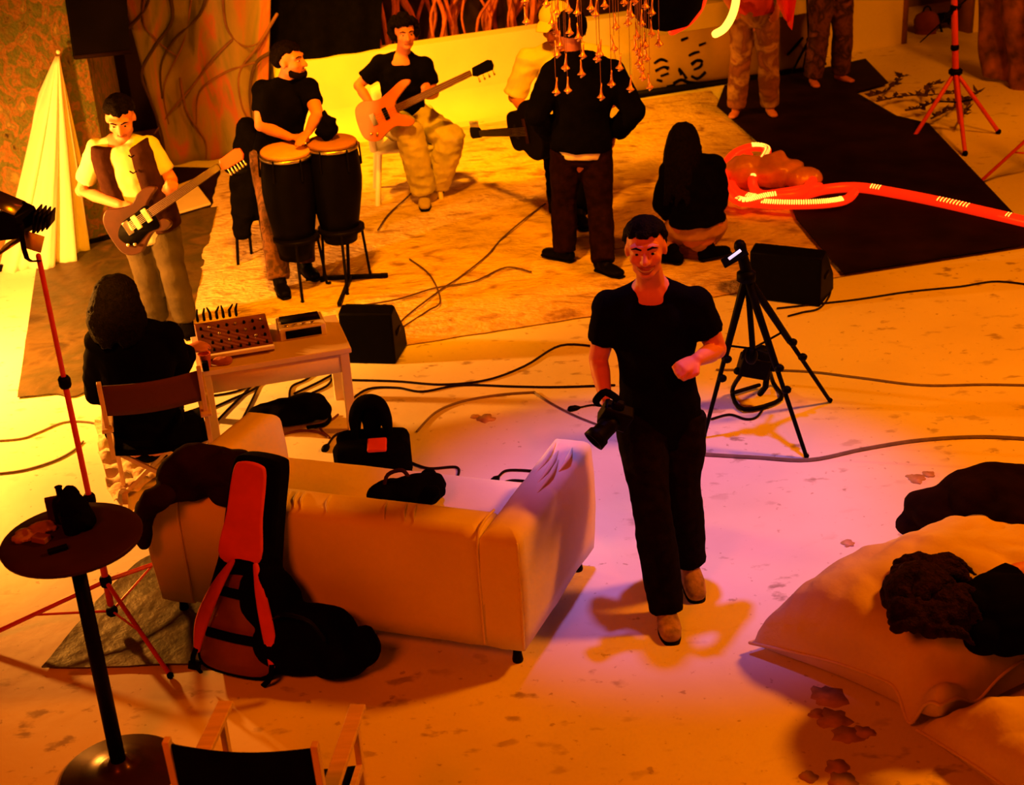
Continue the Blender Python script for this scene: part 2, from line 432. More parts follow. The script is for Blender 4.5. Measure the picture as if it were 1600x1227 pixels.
# sandy rug: wavy grid
def rug():
    A = V((-2.10, 8.62, 0)); B = V((-1.3, 8.28, 0)); C_ = V((-0.75, 8.41, 0)); D = V((2.32, 9.15, 0))
    L = catmull([A, V((-2.19, 9.35, 0)), V((-2.36, 11.0, 0)), V((-2.52, 12.9, 0))], 30)
    R_ = catmull([D, V((2.25, 10.3, 0)), V((2.3, 12.3, 0)), V((2.2, 14.45, 0))], 30)
    n = len(L); rows = []
    front = catmull([A, B, C_, D], 30); back = [L[-1].lerp(R_[-1], i / (len(front) - 1)) for i in range(len(front))]
    nc = len(front)
    for i in range(n):
        v = i / (n - 1); row = []
        for j in range(nc):
            u = j / (nc - 1)
            p = front[j] * (1 - v) + back[j] * v + L[i] * (1 - u) + R_[i] * u - (front[0] * (1 - u) * (1 - v) + front[-1] * u * (1 - v) + back[0] * (1 - u) * v + back[-1] * u * v)
            e = min(v * 18, (1 - v) * 18, u * 18, (1 - u) * 18, 1)
            h = 0.012 + e * (0.020 + 0.018 * noise.noise(V((p.x * 2.2, p.y * 3.6, 0))) + 0.016 * (0.5 - abs(noise.noise(V((p.x * 5 + p.y * 2, p.y * 9, 3))))))
            p = p + V((0.02 * noise.noise(V((p.x * 5, p.y * 5, 9))), 0.02 * noise.noise(V((p.x * 5, p.y * 5, 19))), 0))
            row.append(V((p.x, p.y, max(h, 0.006))))
        rows.append(row)
    return MB().sheet(rows, 0.005)
RUGM = paint_mat('sandy_rug', [(0.26, 0.15, 0.07), (0.58, 0.42, 0.26), (0.72, 0.56, 0.38), (0.50, 0.33, 0.20)], 4.5, 10, 0.95, 1.0, 22, 0.7, (1, 1.9, 1), 0.05)
single('rug', rug(), RUGM, 'large sandy beige rumpled rug under the musicians', 'rug', V((0, 11, 0)))
MATBLACK = mat('black_mat', (0.012, 0.004, 0.005), 0.7, 0.5, 2.5, 0.15, 12, spec=0.10)
single('floor_mat', plate([V((2.30, 9.13, 0)), V((3.70, 9.47, 0)), V((3.78, 9.80, 0)), G(1450, 200), G(1400, 188), G(1335, 150), G(1388, 136), G(1352, 98), G(1262, 118), G(1132, 140), G(1120, 172), G(1165, 212), V((2.36, 12.0, 0)), V((2.22, 10.29, 0))], 0.034, 0.046), MATBLACK, 'large black mat beside the rug under the red rope light', 'mat')
TARP = paint_mat('camouflage_tarp', [(0.02, 0.013, 0.006), (0.09, 0.06, 0.02), (0.05, 0.042, 0.014), (0.13, 0.075, 0.03)], 2.6, 7, 0.50, 0.6, 7, 0.8, None, 0.3)
def loft_tarp(top, bottom, rows=24, cols=34, amp=0.02):
    g = []
    T = catmull([G(*p) for p in top], 8); B_ = catmull([G(*p) for p in bottom], 8)
    def samp(L, t):
        f = t * (len(L) - 1); i = min(int(f), len(L) - 2); return L[i].lerp(L[i + 1], f - i)
    for i in range(rows + 1):
        r = []
        for j in range(cols + 1):
            p = samp(T, j / cols).lerp(samp(B_, j / cols), i / rows)
            p.z = 0.008 + amp * max(0, noise.noise(V((p.x * 2.4, p.y * 3.1, 2))) + 0.1) + 0.3 * amp * abs(noise.noise(V((p.x * 9, p.y * 9, 5))))
            r.append(p)
        g.append(r)
    return MB().sheet(g, 0.006)
single('tarp', loft_tarp([(60, 404), (150, 376), (262, 346), (340, 326)], [(28, 624), (85, 618), (140, 612), (300, 500)]), TARP, 'shiny mottled brown tarp beneath the guitarist', 'tarp', V((-2.8, 9.5, 0)))
single('tarp', loft_tarp([(150, 945), (190, 905), (240, 870), (330, 868)], [(66, 1048), (130, 1047), (200, 1045), (330, 1040)], 12, 18), TARP, 'dark mottled tarp beside the left end of the white sofa', 'tarp', V((-1.8, 5.5, 0)))
single('floor_mat', plate([G(262, 344), G(340, 325), V((-2.3, 12.7, 0)), V((-3.0, 12.9, 0)), V((-3.0, 11.1, 0))], 0.001, 0.007), MATBLACK, 'dark mat behind the guitarist under a white board', 'mat')
single('board', plate([G(255, 344), G(330, 322), G(302, 285), G(262, 300)], 0.010, 0.030), WHITELAM, 'white board lying on the dark floor behind the guitarist', 'board', bevel=0.003)

# ---------------- hanging backdrops
BD0 = G(262, 256); BDD = V((0.96, 0.28, 0)).normalized()
VINEM = paint_mat('painted_backdrop', [(0.06, 0.05, 0.012), (0.18, 0.15, 0.05), (0.24, 0.16, 0.06), (0.34, 0.10, 0.045), (0.20, 0.14, 0.05)], 1.6, 5, 0.9, 0.2, 9, 1.5, (2.2, 2.2, 0.7), 0.15)
def cloth_on(P0, D, TL, TR, BL, BR, rows=24, cols=40, fold=0.03, freq=9, th=0.006, bow=0.0):
    tl, tr, bl, br = [vp(*p, P0, D) for p in (TL, TR, BL, BR)]; n = V((-D[1], D[0], 0)); g = []
    for i in range(rows + 1):
        v = i / rows; r = []
        for j in range(cols + 1):
            u = j / cols; p = tl.lerp(tr, u).lerp(bl.lerp(br, u), v)
            f = fold * (math.sin(u * freq * 2 + 0.6 * math.sin(3 * v)) * (0.5 + 0.5 * v) + noise.noise(V((u * 5, v * 3, 1))))
            r.append(p - n * (0.03 + f + fold))
        g.append(r)
    return MB().sheet(g, th)
bdrop = thing('painted_backdrop', 'tall painted cloth backdrop with dark trailing vines', 'backdrop', BD0)
part('cloth', cloth_on(BD0, BDD, (150, -160), (426, -190), (262, 256), (415, 240)), VINEM, bdrop)
VM = mat('vine_dark', (0.045, 0.018, 0.014), 0.9, 0.3, 10)
VM2 = mat('vine_faint', (0.14, 0.055, 0.03), 0.9, 0.3, 10)
def curve_on(mb, pts, P0, D, r, off=0.09, taper=0.5):
    n = V((-D[1], D[0], 0)); P = [vp(*p, P0, D) - n * off for p in pts]
    k = len(P); return mb.tube(P, [r * (1 - (1 - taper) * i / (k - 1)) for i in range(k)], 6, smooth=5)
for pts, r, mm in [
    ([(255, -40), (268, 25), (240, 70), (220, 110), (232, 150), (250, 200), (258, 252)], 0.020, VM),
    ([(325, -30), (310, 20), (270, 60), (250, 100), (252, 150)], 0.016, VM),
    ([(228, -30), (222, 30), (245, 62), (275, 85)], 0.014, VM2),
    ([(200, 40), (225, 12), (240, -30)], 0.018, VM),
    ([(360, 60), (330, 90), (300, 130), (270, 165), (240, 205)], 0.015, VM2),
    ([(395, 95), (350, 110), (310, 140), (305, 190)], 0.013, VM2),
    ([(430, 20), (400, 70), (372, 110), (375, 160), (390, 190)], 0.016, VM2),
    ([(430, 75), (398, 95), (388, 140), (392, 185)], 0.020, VM),
    ([(345, -20), (352, 40), (380, 70), (410, 60)], 0.014, VM2),
    ([(280, 120), (290, 170), (318, 215), (320, 245)], 0.014, VM2),
    ([(300, -30), (286, 60), (255, 130), (262, 190)], 0.012, VM2)]:
    part('vine', curve_on(MB(), pts, BD0, BDD, r), mm, bdrop)
BLK0 = vp(500, 150, Wp(0, -0.1), WD)
# black sheet standing in for the dark space over the low wall
single('dark_space_sheet', cloth_on(Wp(0, 0.12), WD, (405, -150), (602, -175), (425, 104), (592, 80), fold=0.02), BLACKCLOTH, 'black sheet standing in for the dark space beside the painted backdrop', 'curtain', Wp(-1.5, 0.1, 0.8))
# black panel on painted wall
PL0 = V((-3.05, 11.0, 0)); PLD = V((3.15, 2.55, 0)).normalized()
def panel_on(px, P0, D, th):
    n = V((-D[1], D[0], 0)); P = [vp(*p, P0, D) - n * 0.01 for p in px]
    b = MB(); k = len(P)
    b.add(P + [p - n * th for p in P], [tuple(range(k)), tuple(range(2 * k - 1, k - 1, -1))] + [(i, (i + 1) % k, k + (i + 1) % k, k + i) for i in range(k)])
    return b
pn = thing('blackboard', 'black framed board hung on the splashed wall', 'panel', vp(155, 80, PL0, PLD))
part('panel', panel_on([(92, -60), (190, -75), (200, 79), (113, 88)], PL0, PLD, 0.03), mat('panel_black', (0.003, 0.0016, 0.0014), 0.7, 0.4, 3), pn, bevel=0.004)
part('lower_edge', panel_on([(112, 86), (200, 77), (201, 83), (114, 92)], PL0, PLD, 0.04), mat('panel_edge', (0.010, 0.004, 0.003), 0.7), pn)

# lit cloth cone pinned to the splashed wall
def tent():
    apex = vp(80, 78, PL0, PLD) - V((-PLD.y, PLD.x, 0)) * 0.12
    feet = [G(-70, 400), G(-20, 412), G(30, 404), G(75, 396), G(112, 385), G(148, 372)]
    n_ = V((-PLD.y, PLD.x, 0))
    feet = [f - n_ * o for f, o in zip(feet, (0.02, 0.22, 0.38, 0.36, 0.22, 0.02))]
    F_ = catmull(feet, 9); g = []
    for i in range(26):
        t = i / 25; r = []
        for j, f in enumerate(F_):
            p = apex.lerp(f, 0.02 + 0.98 * t)
            k = 0.060 * t * math.sin(j * 0.72) + 0.022 * t * math.sin(j * 1.7 + t * 2)
            p = p - n_ * k - V((0, 0, 0.10 * math.sin(math.pi * t) * 0.3))
            r.append(p)
        g.append(r)
    return MB().sheet(g, 0.006)
tt = thing('cloth_cone', 'white draped cloth rising to a point against the splashed wall', 'drapery', G(40, 405))
part('cloth', tent(), WHITECLOTH, tt)
part('tie', MB().ball(vp(80, 78, PL0, PLD) - V((-PLD.y, PLD.x, 0)) * 0.12, 0.016), WHITECLOTH, tt)

# tangle of roots behind the low wall
ROOT = mat('root_bark', (0.40, 0.10, 0.06), 0.9, 0.4, 10, 0.5, 30)
for i in range(34):
    x = 590 + i * 8.2 + random.uniform(-6, 6)
    y1 = 96 - 0.117 * (x - 480) + 10
    pts = [(x + random.uniform(-50, 50), -90), (x + random.uniform(-30, 30), -20), (x + random.uniform(-14, 14), 30), (x, y1)]
    off = random.uniform(0.35, 0.9)
    b = curve_on(MB(), pts, Wp(0, off), WD, random.uniform(0.012, 0.035), 0.0, random.uniform(0.5, 1.3))
    single('root', b, ROOT, 'one of the tangled red-lit roots behind the low wall', 'root', Wp(-0.3 + i * 0.04, off, 0.0), group='tangle of roots behind the low wall')

# white board with black brush strokes leaning on the low wall
GB0 = G(1010, 150); GBD = (G(1250, 112) - G(1010, 150)).normalized()
gb = thing('painted_board', 'long white board with black brush strokes leaning on the back wall', 'board', GB0)
def quad_on(px, P0, D, th, off=0.0):
    n = V((-D[1], D[0], 0)); P = [vp(*p, P0, D) - n * off for p in px]; k = len(P); b = MB()
    b.add(P + [p - n * th for p in P], [tuple(range(k)), tuple(range(2 * k - 1, k - 1, -1))] + [(i, (i + 1) % k, k + (i + 1) % k, k + i) for i in range(k)])
    return b
part('board', quad_on([(985, 62), (1262, 20), (1265, 112), (990, 152)], GB0, GBD, 0.03, 0.0), mat('board_white', (0.42, 0.28, 0.18), 0.7, 0.08, 4), gb)
part('lower_edge', quad_on([(985, 142), (1265, 103), (1268, 116), (985, 158)], GB0, GBD, 0.05, 0.0), BLACKMETAL, gb)  # black strip painting in the shadow along the board's base
for pts, r in [([(1020, 98), (1030, 92), (1040, 95)], .02), ([(1022, 110), (1034, 104), (1042, 106)], .022), ([(1030, 118), (1042, 114)], .018),
               ([(1074, 86), (1082, 82), (1090, 80)], .016), ([(1078, 100), (1086, 94), (1094, 95), (1092, 103), (1082, 108)], .022),
               ([(1062, 116), (1058, 106), (1064, 112), (1070, 122)], .02), ([(1078, 118), (1088, 122), (1100, 112)], .022),
               ([(1050, 130), (1062, 124), (1074, 128), (1090, 130)], .024), ([(1040, 136), (1052, 132)], .026), ([(1062, 62), (1072, 58)], .02),
               ([(1228, 85), (1240, 72), (1252, 58)], .02), ([(1024, 124), (1032, 126)], .016), ([(1090, 70), (1100, 66)], .014)]:
    n_ = V((-GBD.y, GBD.x, 0)); P = [vp(*p, GB0, GBD) - n_ * 0.032 for p in pts]; k = len(P)
    rr = [(r * random.uniform(.5, 1), 0.004) for _ in P]
    part('brush_stroke', MB().tube(P, rr, 8, lat=V((0, 0, 1)), smooth=4), BLACKPLAST, gb)

# hanging brown cloth at the far right and doorway objects
single('brown_curtain', cloth_on(V((5.1, 14.0, 0)), V((0.35, -0.94, 0)).normalized(), (1538, -120), (1760, -60), (1548, 112), (1760, 215), fold=0.06, freq=15), mat('brown_drape', (0.20, 0.07, 0.04), 0.9, 0.7, 7, 1.0, 9), 'crumpled brown cloth hanging at the right edge', 'curtain')

# ================================================================== PEOPLE
def ik(a, c, l1, l2, pole):
    a = V(a); c = V(c); d = c - a; L = min(d.length, (l1 + l2) * 0.999); z = d.normalized()
    x = (l1 * l1 - l2 * l2 + L * L) / (2 * L); h = math.sqrt(max(l1 * l1 - x * x, 0))
    p = V(pole); p = p - z * p.dot(z); p.normalize()
    return a + z * x + p * h

def hand_shape(mb, w, d, n, curl, thumb, s=1.0):
    """palm + five fingers. d finger direction, n palm normal (fingers curl toward n), thumb = +1/-1 side"""
    d = V(d).normalized(); n = V(n); n = (n - d * n.dot(d)).normalized(); t = d.cross(n) * thumb
    mb.tube([w, w + d * 0.035 * s, w + d * 0.085 * s], [(0.027 * s, 0.019 * s), (0.038 * s, 0.016 * s), (0.040 * s, 0.014 * s)], 10, lat=t)
    for off, ln in ((0.030, 0.070), (0.010, 0.080), (-0.010, 0.074), (-0.029, 0.058)):
        p = w + d * 0.082 * s + t * off * s; P = [p]; a = curl * 0.5
        for k, fr in enumerate((0.45, 0.32, 0.23)):
            dd = d * math.cos(a) + n * math.sin(a) + t * off * 1.2
            p = p + dd * (ln * fr * s); P.append(p); a += curl * (1.15 if k == 0 else 0.8)
        mb.tube(P, [0.0092 * s, 0.009 * s, 0.0085 * s, 0.0072 * s], 8)
    p = w + d * 0.025 * s + t * 0.026 * s
    P = [p, p + (d * 0.6 + t * 0.75).normalized() * 0.036 * s + n * 0.008 * s]
    P.append(P[-1] + (d * 0.9 + t * (0.35 - 0.6 * curl) + n * 0.5 * curl).normalized() * 0.030 * s)
    P.append(P[-1] + (d * 0.9 - t * 0.5 * curl + n * 0.4 * curl).normalized() * 0.022 * s)
    mb.tube(P, [0.014 * s, 0.0115 * s, 0.010 * s, 0.008 * s], 8)

class Head:
    def __init__(s, c, face, up, k=1.0):
        s.c = V(c); s.k = k; y = V(face).normalized(); z = V(up); z = (z - y * z.dot(y)).normalized(); x = y.cross(z)
        s.R = Matrix((x * 1.07, y, z)).transposed()
    def p(s, x, y, z): return s.c + s.R @ V((x * s.k, y * s.k, z * s.k))
    def ball(s, mb, c, r, n=16, m=12): mb.ball(s.p(*c), tuple(q * s.k for q in r), n, m, s.R)
    def shape(s, mb):
        s.ball(mb, (0, -0.018, 0.032), (0.076, 0.096, 0.086)); s.ball(mb, (0, 0.028, -0.025), (0.063, 0.066, 0.085))
        s.ball(mb, (0, 0.052, -0.092), (0.036, 0.036, 0.028)); s.ball(mb, (0, 0.018, -0.075), (0.059, 0.05, 0.042))
        for q in (-1, 1):
            s.ball(mb, (q * 0.040, 0.058, -0.028), (0.024, 0.026, 0.024)); s.ball(mb, (q * 0.075, -0.010, -0.008), (0.010, 0.020, 0.031))
        k = s.k
        mb.tube([s.p(0, 0.088, 0.012), s.p(0, 0.104, -0.018), s.p(0, 0.112, -0.036)], [0.010 * k, 0.012 * k, 0.0155 * k], 8)
        for q in (-1, 1): s.ball(mb, (q * 0.012, 0.098, -0.038), (0.010, 0.012, 0.009), 8, 6)
        mb.tube([s.p(-0.048, 0.068, 0.026), s.p(-0.02, 0.084, 0.026), s.p(0.02, 0.084, 0.026), s.p(0.048, 0.068, 0.026)], 0.014 * k, 8)
    def face(s, root, smile=True, beard=None, hairm=None):
        k = s.k
        for q in (-1, 1):
            e = MB(); s.ball(e, (q * 0.031, 0.0815, 0.000), (0.0125, 0.0085, 0.0050), 12, 8); eo = part('eye', e, EYEWHITE, root)
            e = MB(); s.ball(e, (q * 0.031, 0.0875, 0.000), (0.0065, 0.004, 0.0050), 10, 6); part('iris', e, HAIR, eo)
            e = MB(); e.tube([s.p(q * 0.014, 0.096, 0.021), s.p(q * 0.032, 0.092, 0.028), s.p(q * 0.05, 0.077, 0.022)], [0.004 * k, 0.005 * k, 0.003 * k], 6); part('eyebrow', e, HAIR, root)
        e = MB(); y0 = 0.094
        if smile:
            e.tube([s.p(-0.033, y0 - 0.019, -0.058), s.p(-0.012, y0 + 0.002, -0.066), s.p(0.012, y0 + 0.002, -0.066), s.p(0.033, y0 - 0.019, -0.058)], 0.0048 * k, 6, smooth=3); part('upper_lip', e, LIPS, root)
            e = MB(); e.tube([s.p(-0.028, y0 - 0.013, -0.064), s.p(-0.01, y0 + 0.003, -0.072), s.p(0.01, y0 + 0.003, -0.072), s.p(0.028, y0 - 0.013, -0.064)], (0.0045 * k), 6, smooth=3); part('teeth', e, EYEWHITE, root)
            e = MB(); e.tube([s.p(-0.031, y0 - 0.017, -0.062), s.p(-0.011, y0 + 0.001, -0.080), s.p(0.011, y0 + 0.001, -0.080), s.p(0.031, y0 - 0.017, -0.062)], 0.0052 * k, 6, smooth=3); part('lower_lip', e, LIPS, root)
        else:
            e.tube([s.p(-0.022, y0 - 0.008, -0.068), s.p(0, y0 + 0.004, -0.067), s.p(0.022, y0 - 0.008, -0.068)], 0.006 * k, 6, smooth=3); part('mouth', e, LIPS, root)
        if beard:
            b = MB()
            for a in range(-6, 7):
                t = a / 6
                for zz in (-0.098, -0.110):
                    s.ball(b, (0.062 * math.sin(t * 1.5), 0.018 + 0.066 * math.cos(t * 1.5) * (0.9 if zz < -0.1 else 1), zz + 0.03 * abs(t) ** 2), (0.016, 0.016, 0.018), 8, 6)
            part('beard', fuse(b, 0.008, 2, 0.003, 40), HAIR, root)
    def hair(s, root, m=None, style='short', vox=0.010, amp=0.006):
        b = MB()
        for i in range(260):
            zc = 1 - 2 * (i + 0.5) / 260; r = math.sqrt(1 - zc * zc); a = i * 2.39996
            x, y, z = r * math.cos(a), r * math.sin(a), zc
            line = (0.42 + 0.45 * min(1, abs(abs(x) - 0.38) < 0.16)) if y > 0.55 else (0.55 * (y + 0.1) / 0.65 if y > -0.1 else -0.62)
            if abs(x) > 0.72 and y > -0.25: line = max(line, 0.02)
            if z > line:
                jit = 1.0 + 0.05 * noise.noise(V((x * 3, y * 3, z * 3)))
                s.ball(b, (x * 0.077 * jit, -0.018 + y * 0.097 * jit, 0.034 + z * 0.088 * jit), (0.017, 0.017, 0.017), 6, 5)
        s.ball(b, (0, -0.035, 0.045), (0.070, 0.085, 0.08))
        if style == 'long':
            for j in range(26):
                a = math.pi * (0.98 + 1.04 * j / 25) + random.uniform(-.05, .05)
                x = math.cos(a) * 0.085; y = math.sin(a) * 0.10 - 0.01
                P = [s.p(x * .8, y * .8, 0.06), s.p(x * 1.05, y * 1.05, -0.03), s.p(x * 1.15, y * 1.15 - 0.01, -0.12), s.p(x * 1.2 + random.uniform(-.02, .02), y * 1.1 - 0.02, -0.22 - random.uniform(0, .05)), s.p(x * 1.15 + random.uniform(-.03, .03), y * 1.05 - 0.03, -0.33 - random.uniform(0, .09))]
                b.tube(P, [0.024, 0.028, 0.028, 0.022, 0.008], 6, smooth=2)
        if style == 'bob':
            for j in range(22):
                a = math.pi * (0.95 + 1.1 * j / 21)
                x = math.cos(a) * 0.09; y = math.sin(a) * 0.10 - 0.01
                P = [s.p(x * .8, y * .8, 0.06), s.p(x * 1.1, y * 1.1, -0.03), s.p(x * 1.15, y * 1.15, -0.09), s.p(x * 1.1, y * 1.05, -0.15 - random.uniform(0, .03))]
                b.tube(P, [0.026, 0.03, 0.03, 0.012], 6, smooth=2)
        if style == 'curly':
            for j in range(110):
                zc = random.uniform(-0.6, 1); a = random.uniform(0, 6.283); r = math.sqrt(max(0, 1 - zc * zc))
                x, y, z = r * math.cos(a), r * math.sin(a), zc
                if y > 0.45 and z < 0.4: continue
                s.ball(b, (x * 0.10, -0.02 + y * 0.118, 0.03 + z * 0.11), (0.026, 0.026, 0.026), 6, 5)
        return part('hair', fuse(b, vox * s.k, 1, amp, 28), m or HAIR, root)

def lerp_list(a, b, ts): return [V(a).lerp(V(b), t) for t in ts]

def person(label, J, s=1.0, vox=0.011, skin=None, top=None, bottom=None, shoe=None, sleeve=0.55, loose=0.018, tloose=0.022, hair='short', hairm=None,
           face_detail=True, smile=False, beard=False, hand1=None, hand2=None, hem=-0.06, wr=0.006, topname='t_shirt', bottomname='trousers', cuff=1.0, vest=None, barefoot=False, hood=False, undershirt=None):
    pel = (J['hp1'] + J['hp2']) / 2; chest = (J['sh1'] + J['sh2']) / 2
    low = min(J['an1'].z, J['an2'].z)
    root = thing('person', label, 'person', V((pel.x, pel.y, 0 if low < 0.4 else low - 0.1)))
    axS = (J['sh2'] - J['sh1']).normalized(); axH = (J['hp2'] - J['hp1']).normalized()
    up = (chest - pel); L = up.length; upn = up.normalized()
    fwd = axS.cross(upn)
    if fwd.dot(V(J['face'])) < 0: fwd = -fwd
    mid = J.get('waist', pel.lerp(chest, 0.45))
    neck = J['neck']; hd = Head(J['head'], J['face'], J.get('hup', (0, 0, 1)), s * J.get('hk', 1.0))
    tors = [pel - upn * 0.07 * s, pel + upn * 0.03 * s, mid, pel.lerp(chest, 0.72) + (mid - pel.lerp(chest, 0.45)) * 0.5, pel.lerp(chest, 0.93), chest + upn * 0.035 * s, neck]
    rr = [(.140, .100), (.160, .115), (.138, .104), (.158, .118), (.160, .112), (.115, .078), (.06, .058)]
    lat = [axH, axH, axH.lerp(axS, .5), axS, axS, axS, axS]
    def torso(mb, inf, i0=0, i1=7, w=1.0):
        mb.tube(tors[i0:i1], [((a + inf) * s * w, (b + inf) * s) for a, b in rr[i0:i1]], 18, lat=lat[i0:i1], smooth=4, cap='round')
    def arm(mb, q, inf, t):
        sh, el, wr_ = J['sh' + q], J['el' + q], J['wr' + q]; inn = sh.lerp(chest, 0.35)
        pts = [inn, sh, sh.lerp(el, .5), el, el.lerp(wr_, .35), wr_]; R_ = [.062, .060, .052, .043, .043, .029]; tt = [-0.35, 0, .5, 1, 1.35, 2]
        P, Q = [], []
        for i, (p, r_, t_) in enumerate(zip(pts, R_, tt)):
            if t_ <= t: P.append(p); Q.append((r_ + inf * (1 if t_ > -.1 else .6)) * s)
            else:
                f = (t - tt[i - 1]) / (t_ - tt[i - 1])
                if f > 0.02: P.append(pts[i - 1].lerp(p, f)); Q.append((R_[i - 1] + (r_ - R_[i - 1]) * f + inf * 1.15) * s)
                break
        mb.tube(P, Q, 12, smooth=0, cap='round' if inf == 0 else 'flat')
        mb.ball(sh, (0.060 + inf) * s, 12, 8)
        if t > 1: mb.ball(el, (0.043 + inf) * s, 12, 8)
    def leg(mb, q, inf, end=1.0, hemw=0.0):
        hp, kn, an = J['hp' + q], J['kn' + q], J['an' + q]
        e = kn.lerp(an, end)
        pts = [hp + upn * 0.02 * s, hp.lerp(kn, .35), hp.lerp(kn, .75), kn, kn.lerp(e, .35), kn.lerp(e, .8), e]; R_ = [.090, .086, .066, .057, .056, .042, .038]
        mb.tube(pts, [(r_ + inf * (1 if i < 3 else 1.15) + (hemw if i >= 5 else hemw * .4 if i == 4 else 0)) * s for i, r_ in enumerate(R_)], 14, cap='round' if inf == 0 else 'flat')
        mb.ball(kn, (0.057 + inf) * s, 12, 8)
    def foot(mb, q, inf):
        an = J['an' + q]; d = V(J['to' + q]).normalized(); side = d.cross(V((0, 0, 1)))
        if side.length < .1: side = axH
        dn = J.get('dn' + q, V((0, 0, -1)))
        heel = an + dn * 0.045 * s - d * 0.045 * s; toe = an + dn * 0.055 * s + d * 0.165 * s
        mb.tube([heel, heel.lerp(toe, .3), heel.lerp(toe, .7), toe], [((.030 + inf) * s, (.034 + inf) * s), ((.033 + inf) * s, (.036 + inf) * s), ((.043 + inf) * s, (.027 + inf) * s), ((.035 + inf) * s, (.018 + inf) * s)], 12, lat=side, smooth=3)
        mb.tube([an + V((0, 0, 0.01)), an + dn * 0.03 * s + d * 0.02 * s], [(.038 + inf) * s, (.040 + inf) * s], 10)
    # body
    b = MB(); torso(b, 0)
    for q in '12': arm(b, q, 0, 2); leg(b, q, 0); foot(b, q, 0)
    b.tube([chest, neck, hd.p(0, -0.022, -0.06), hd.p(0, -0.02, 0.0)], [.07 * s, .058 * s, .054 * s, .05 * s], 12)
    b.tube([J['sh1'], chest.lerp(neck, .42) + (J['sh1'] - chest) * .38, neck, chest.lerp(neck, .42) + (J['sh2'] - chest) * .38, J['sh2']], [.045 * s, .047 * s, .05 * s, .047 * s, .045 * s], 10, smooth=3)
    hd.shape(b)
    for q, h in (('1', hand1), ('2', hand2)):
        h = h or {}
        d = V(h.get('d', (J['wr' + q] - J['el' + q]).normalized())); n = V(h.get('n', fwd * -1 + axS * (1 if q == '1' else -1)))
        hand_shape(b, J['wr' + q], d, n, h.get('curl', 0.5), h.get('thumb', 1), s)
    part('body', fuse(b, vox * 0.72, 2), skin or SKIN, root)
    # clothes
    if bottom:
        b = MB(); b.ball(pel - upn * 0.10 * s, (.085 * s, .085 * s, .09 * s)); b.tube([pel - upn * 0.075 * s, pel + upn * 0.0 * s, pel + upn * 0.085 * s], [((.140 + tloose) * s, (.102 + tloose) * s), ((.152 + tloose) * s, (.112 + tloose) * s), ((.140 + tloose * .6) * s, (.104 + tloose * .6) * s)], 18, lat=axH, cap='flat')
        for q in '12': leg(b, q, tloose, cuff, 0.012)
        part(bottomname, fuse(b, vox, 3, wr, 8, (1, 1, 1.6)), bottom, root)
    if top:
        b = MB()
        tt = [pel + upn * hem * s] + tors[1:6]; r2 = [(.150, .112)] + rr[1:6]
        b.tube(tt, [((a + loose) * s, (c + loose) * s) for a, c in r2], 18, lat=lat[:6], smooth=4, cap='flat')
        for q in '12': arm(b, q, loose * 0.75, sleeve)
        nk = .42 if not hood else .75
        b.tube([J['sh1'], chest.lerp(neck, nk * .9) + (J['sh1'] - chest) * .42, chest.lerp(neck, nk) - fwd * (.045 if not hood else .02), chest.lerp(neck, nk * .9) + (J['sh2'] - chest) * .42, J['sh2']], [(.047 + loose * .7) * s, (.049 + loose * .7) * s, (.062 + loose * .5) * s, (.049 + loose * .7) * s, (.047 + loose * .7) * s], 10, smooth=3)
        if hood: b.tube([chest + upn * .05 - fwd * .06, neck - fwd * .05, neck - fwd * .05 + upn * .03], [(.10 * s, .05 * s), (.09 * s, .06 * s), (.07 * s, .05 * s)], 12, lat=axS)
        part(topname, fuse(b, vox, 3, wr, 7, (1, 1, 1.4)), top, root)
    if undershirt:
        b = MB(); b.tube([pel + upn * -.03 * s, pel + upn * .03 * s, pel + upn * .14 * s], [((.160 + tloose) * s, (.122 + tloose) * s), ((.162 + tloose) * s, (.124 + tloose) * s), ((.13 + tloose) * s, (.10 + tloose) * s)], 18, lat=axH, cap='flat')
        part('undershirt', fuse(b, vox, 3, .004, 9), undershirt, root)
    if vest:
        b = MB(); tt = [pel + upn * 0.0 * s] + tors[1:6]; r2 = [(.150, .112)] + rr[1:6]
        for sd in (-1, 1):
            for i in range(1):
                pts = [p + axS * sd * (0.118 if k < 5 else .10) * s for k, p in enumerate(tt)]
                b.tube(pts, [(0.097 * s, (c + loose + .014) * s) for a, c in r2], 12, lat=lat[:6], smooth=3, cap='flat')
        part('vest', fuse(b, vox, 2, wr * .7, 9), vest, root)
    for q in '12':
        if shoe and not barefoot:
            b = MB(); foot(b, q, 0.010); so = part('shoe', fuse(b, vox * 0.8, 2), shoe, root)
            an = J['an' + q]; d = V(J['to' + q]).normalized(); dn = J.get('dn' + q, V((0, 0, -1)))
            c0 = an + dn * 0.085 * s - d * 0.06 * s; c1 = an + dn * 0.080 * s + d * 0.19 * s; sd_ = d.cross(V((0, 0, 1)))
            part('sole', MB().tube([c0, c0.lerp(c1, .3), c0.lerp(c1, .7), c1], [(.036 * s, .012 * s), (.040 * s, .012 * s), (.050 * s, .012 * s), (.034 * s, .011 * s)], 12, lat=sd_, smooth=3), BLACKPLAST, so)
            for k_ in range(3):
                lp = an + dn * (.018 + .012 * k_) * s + d * (.055 + .03 * k_) * s
                part('lace', MB().tube([lp - sd_ * .03 * s, lp + V((0, 0, .006)), lp + sd_ * .03 * s], .004 * s, 5), BROWNCLOTH, so)
    if hair: hd.hair(root, hairm, hair, 0.010)
    if face_detail: hd.face(root, smile, beard)
    root['_x'] = 0; del root['_x']
    return root, hd
def A(x, y, Y): return at(x, y, Y)
D3 = lambda *a: V(a).normalized()

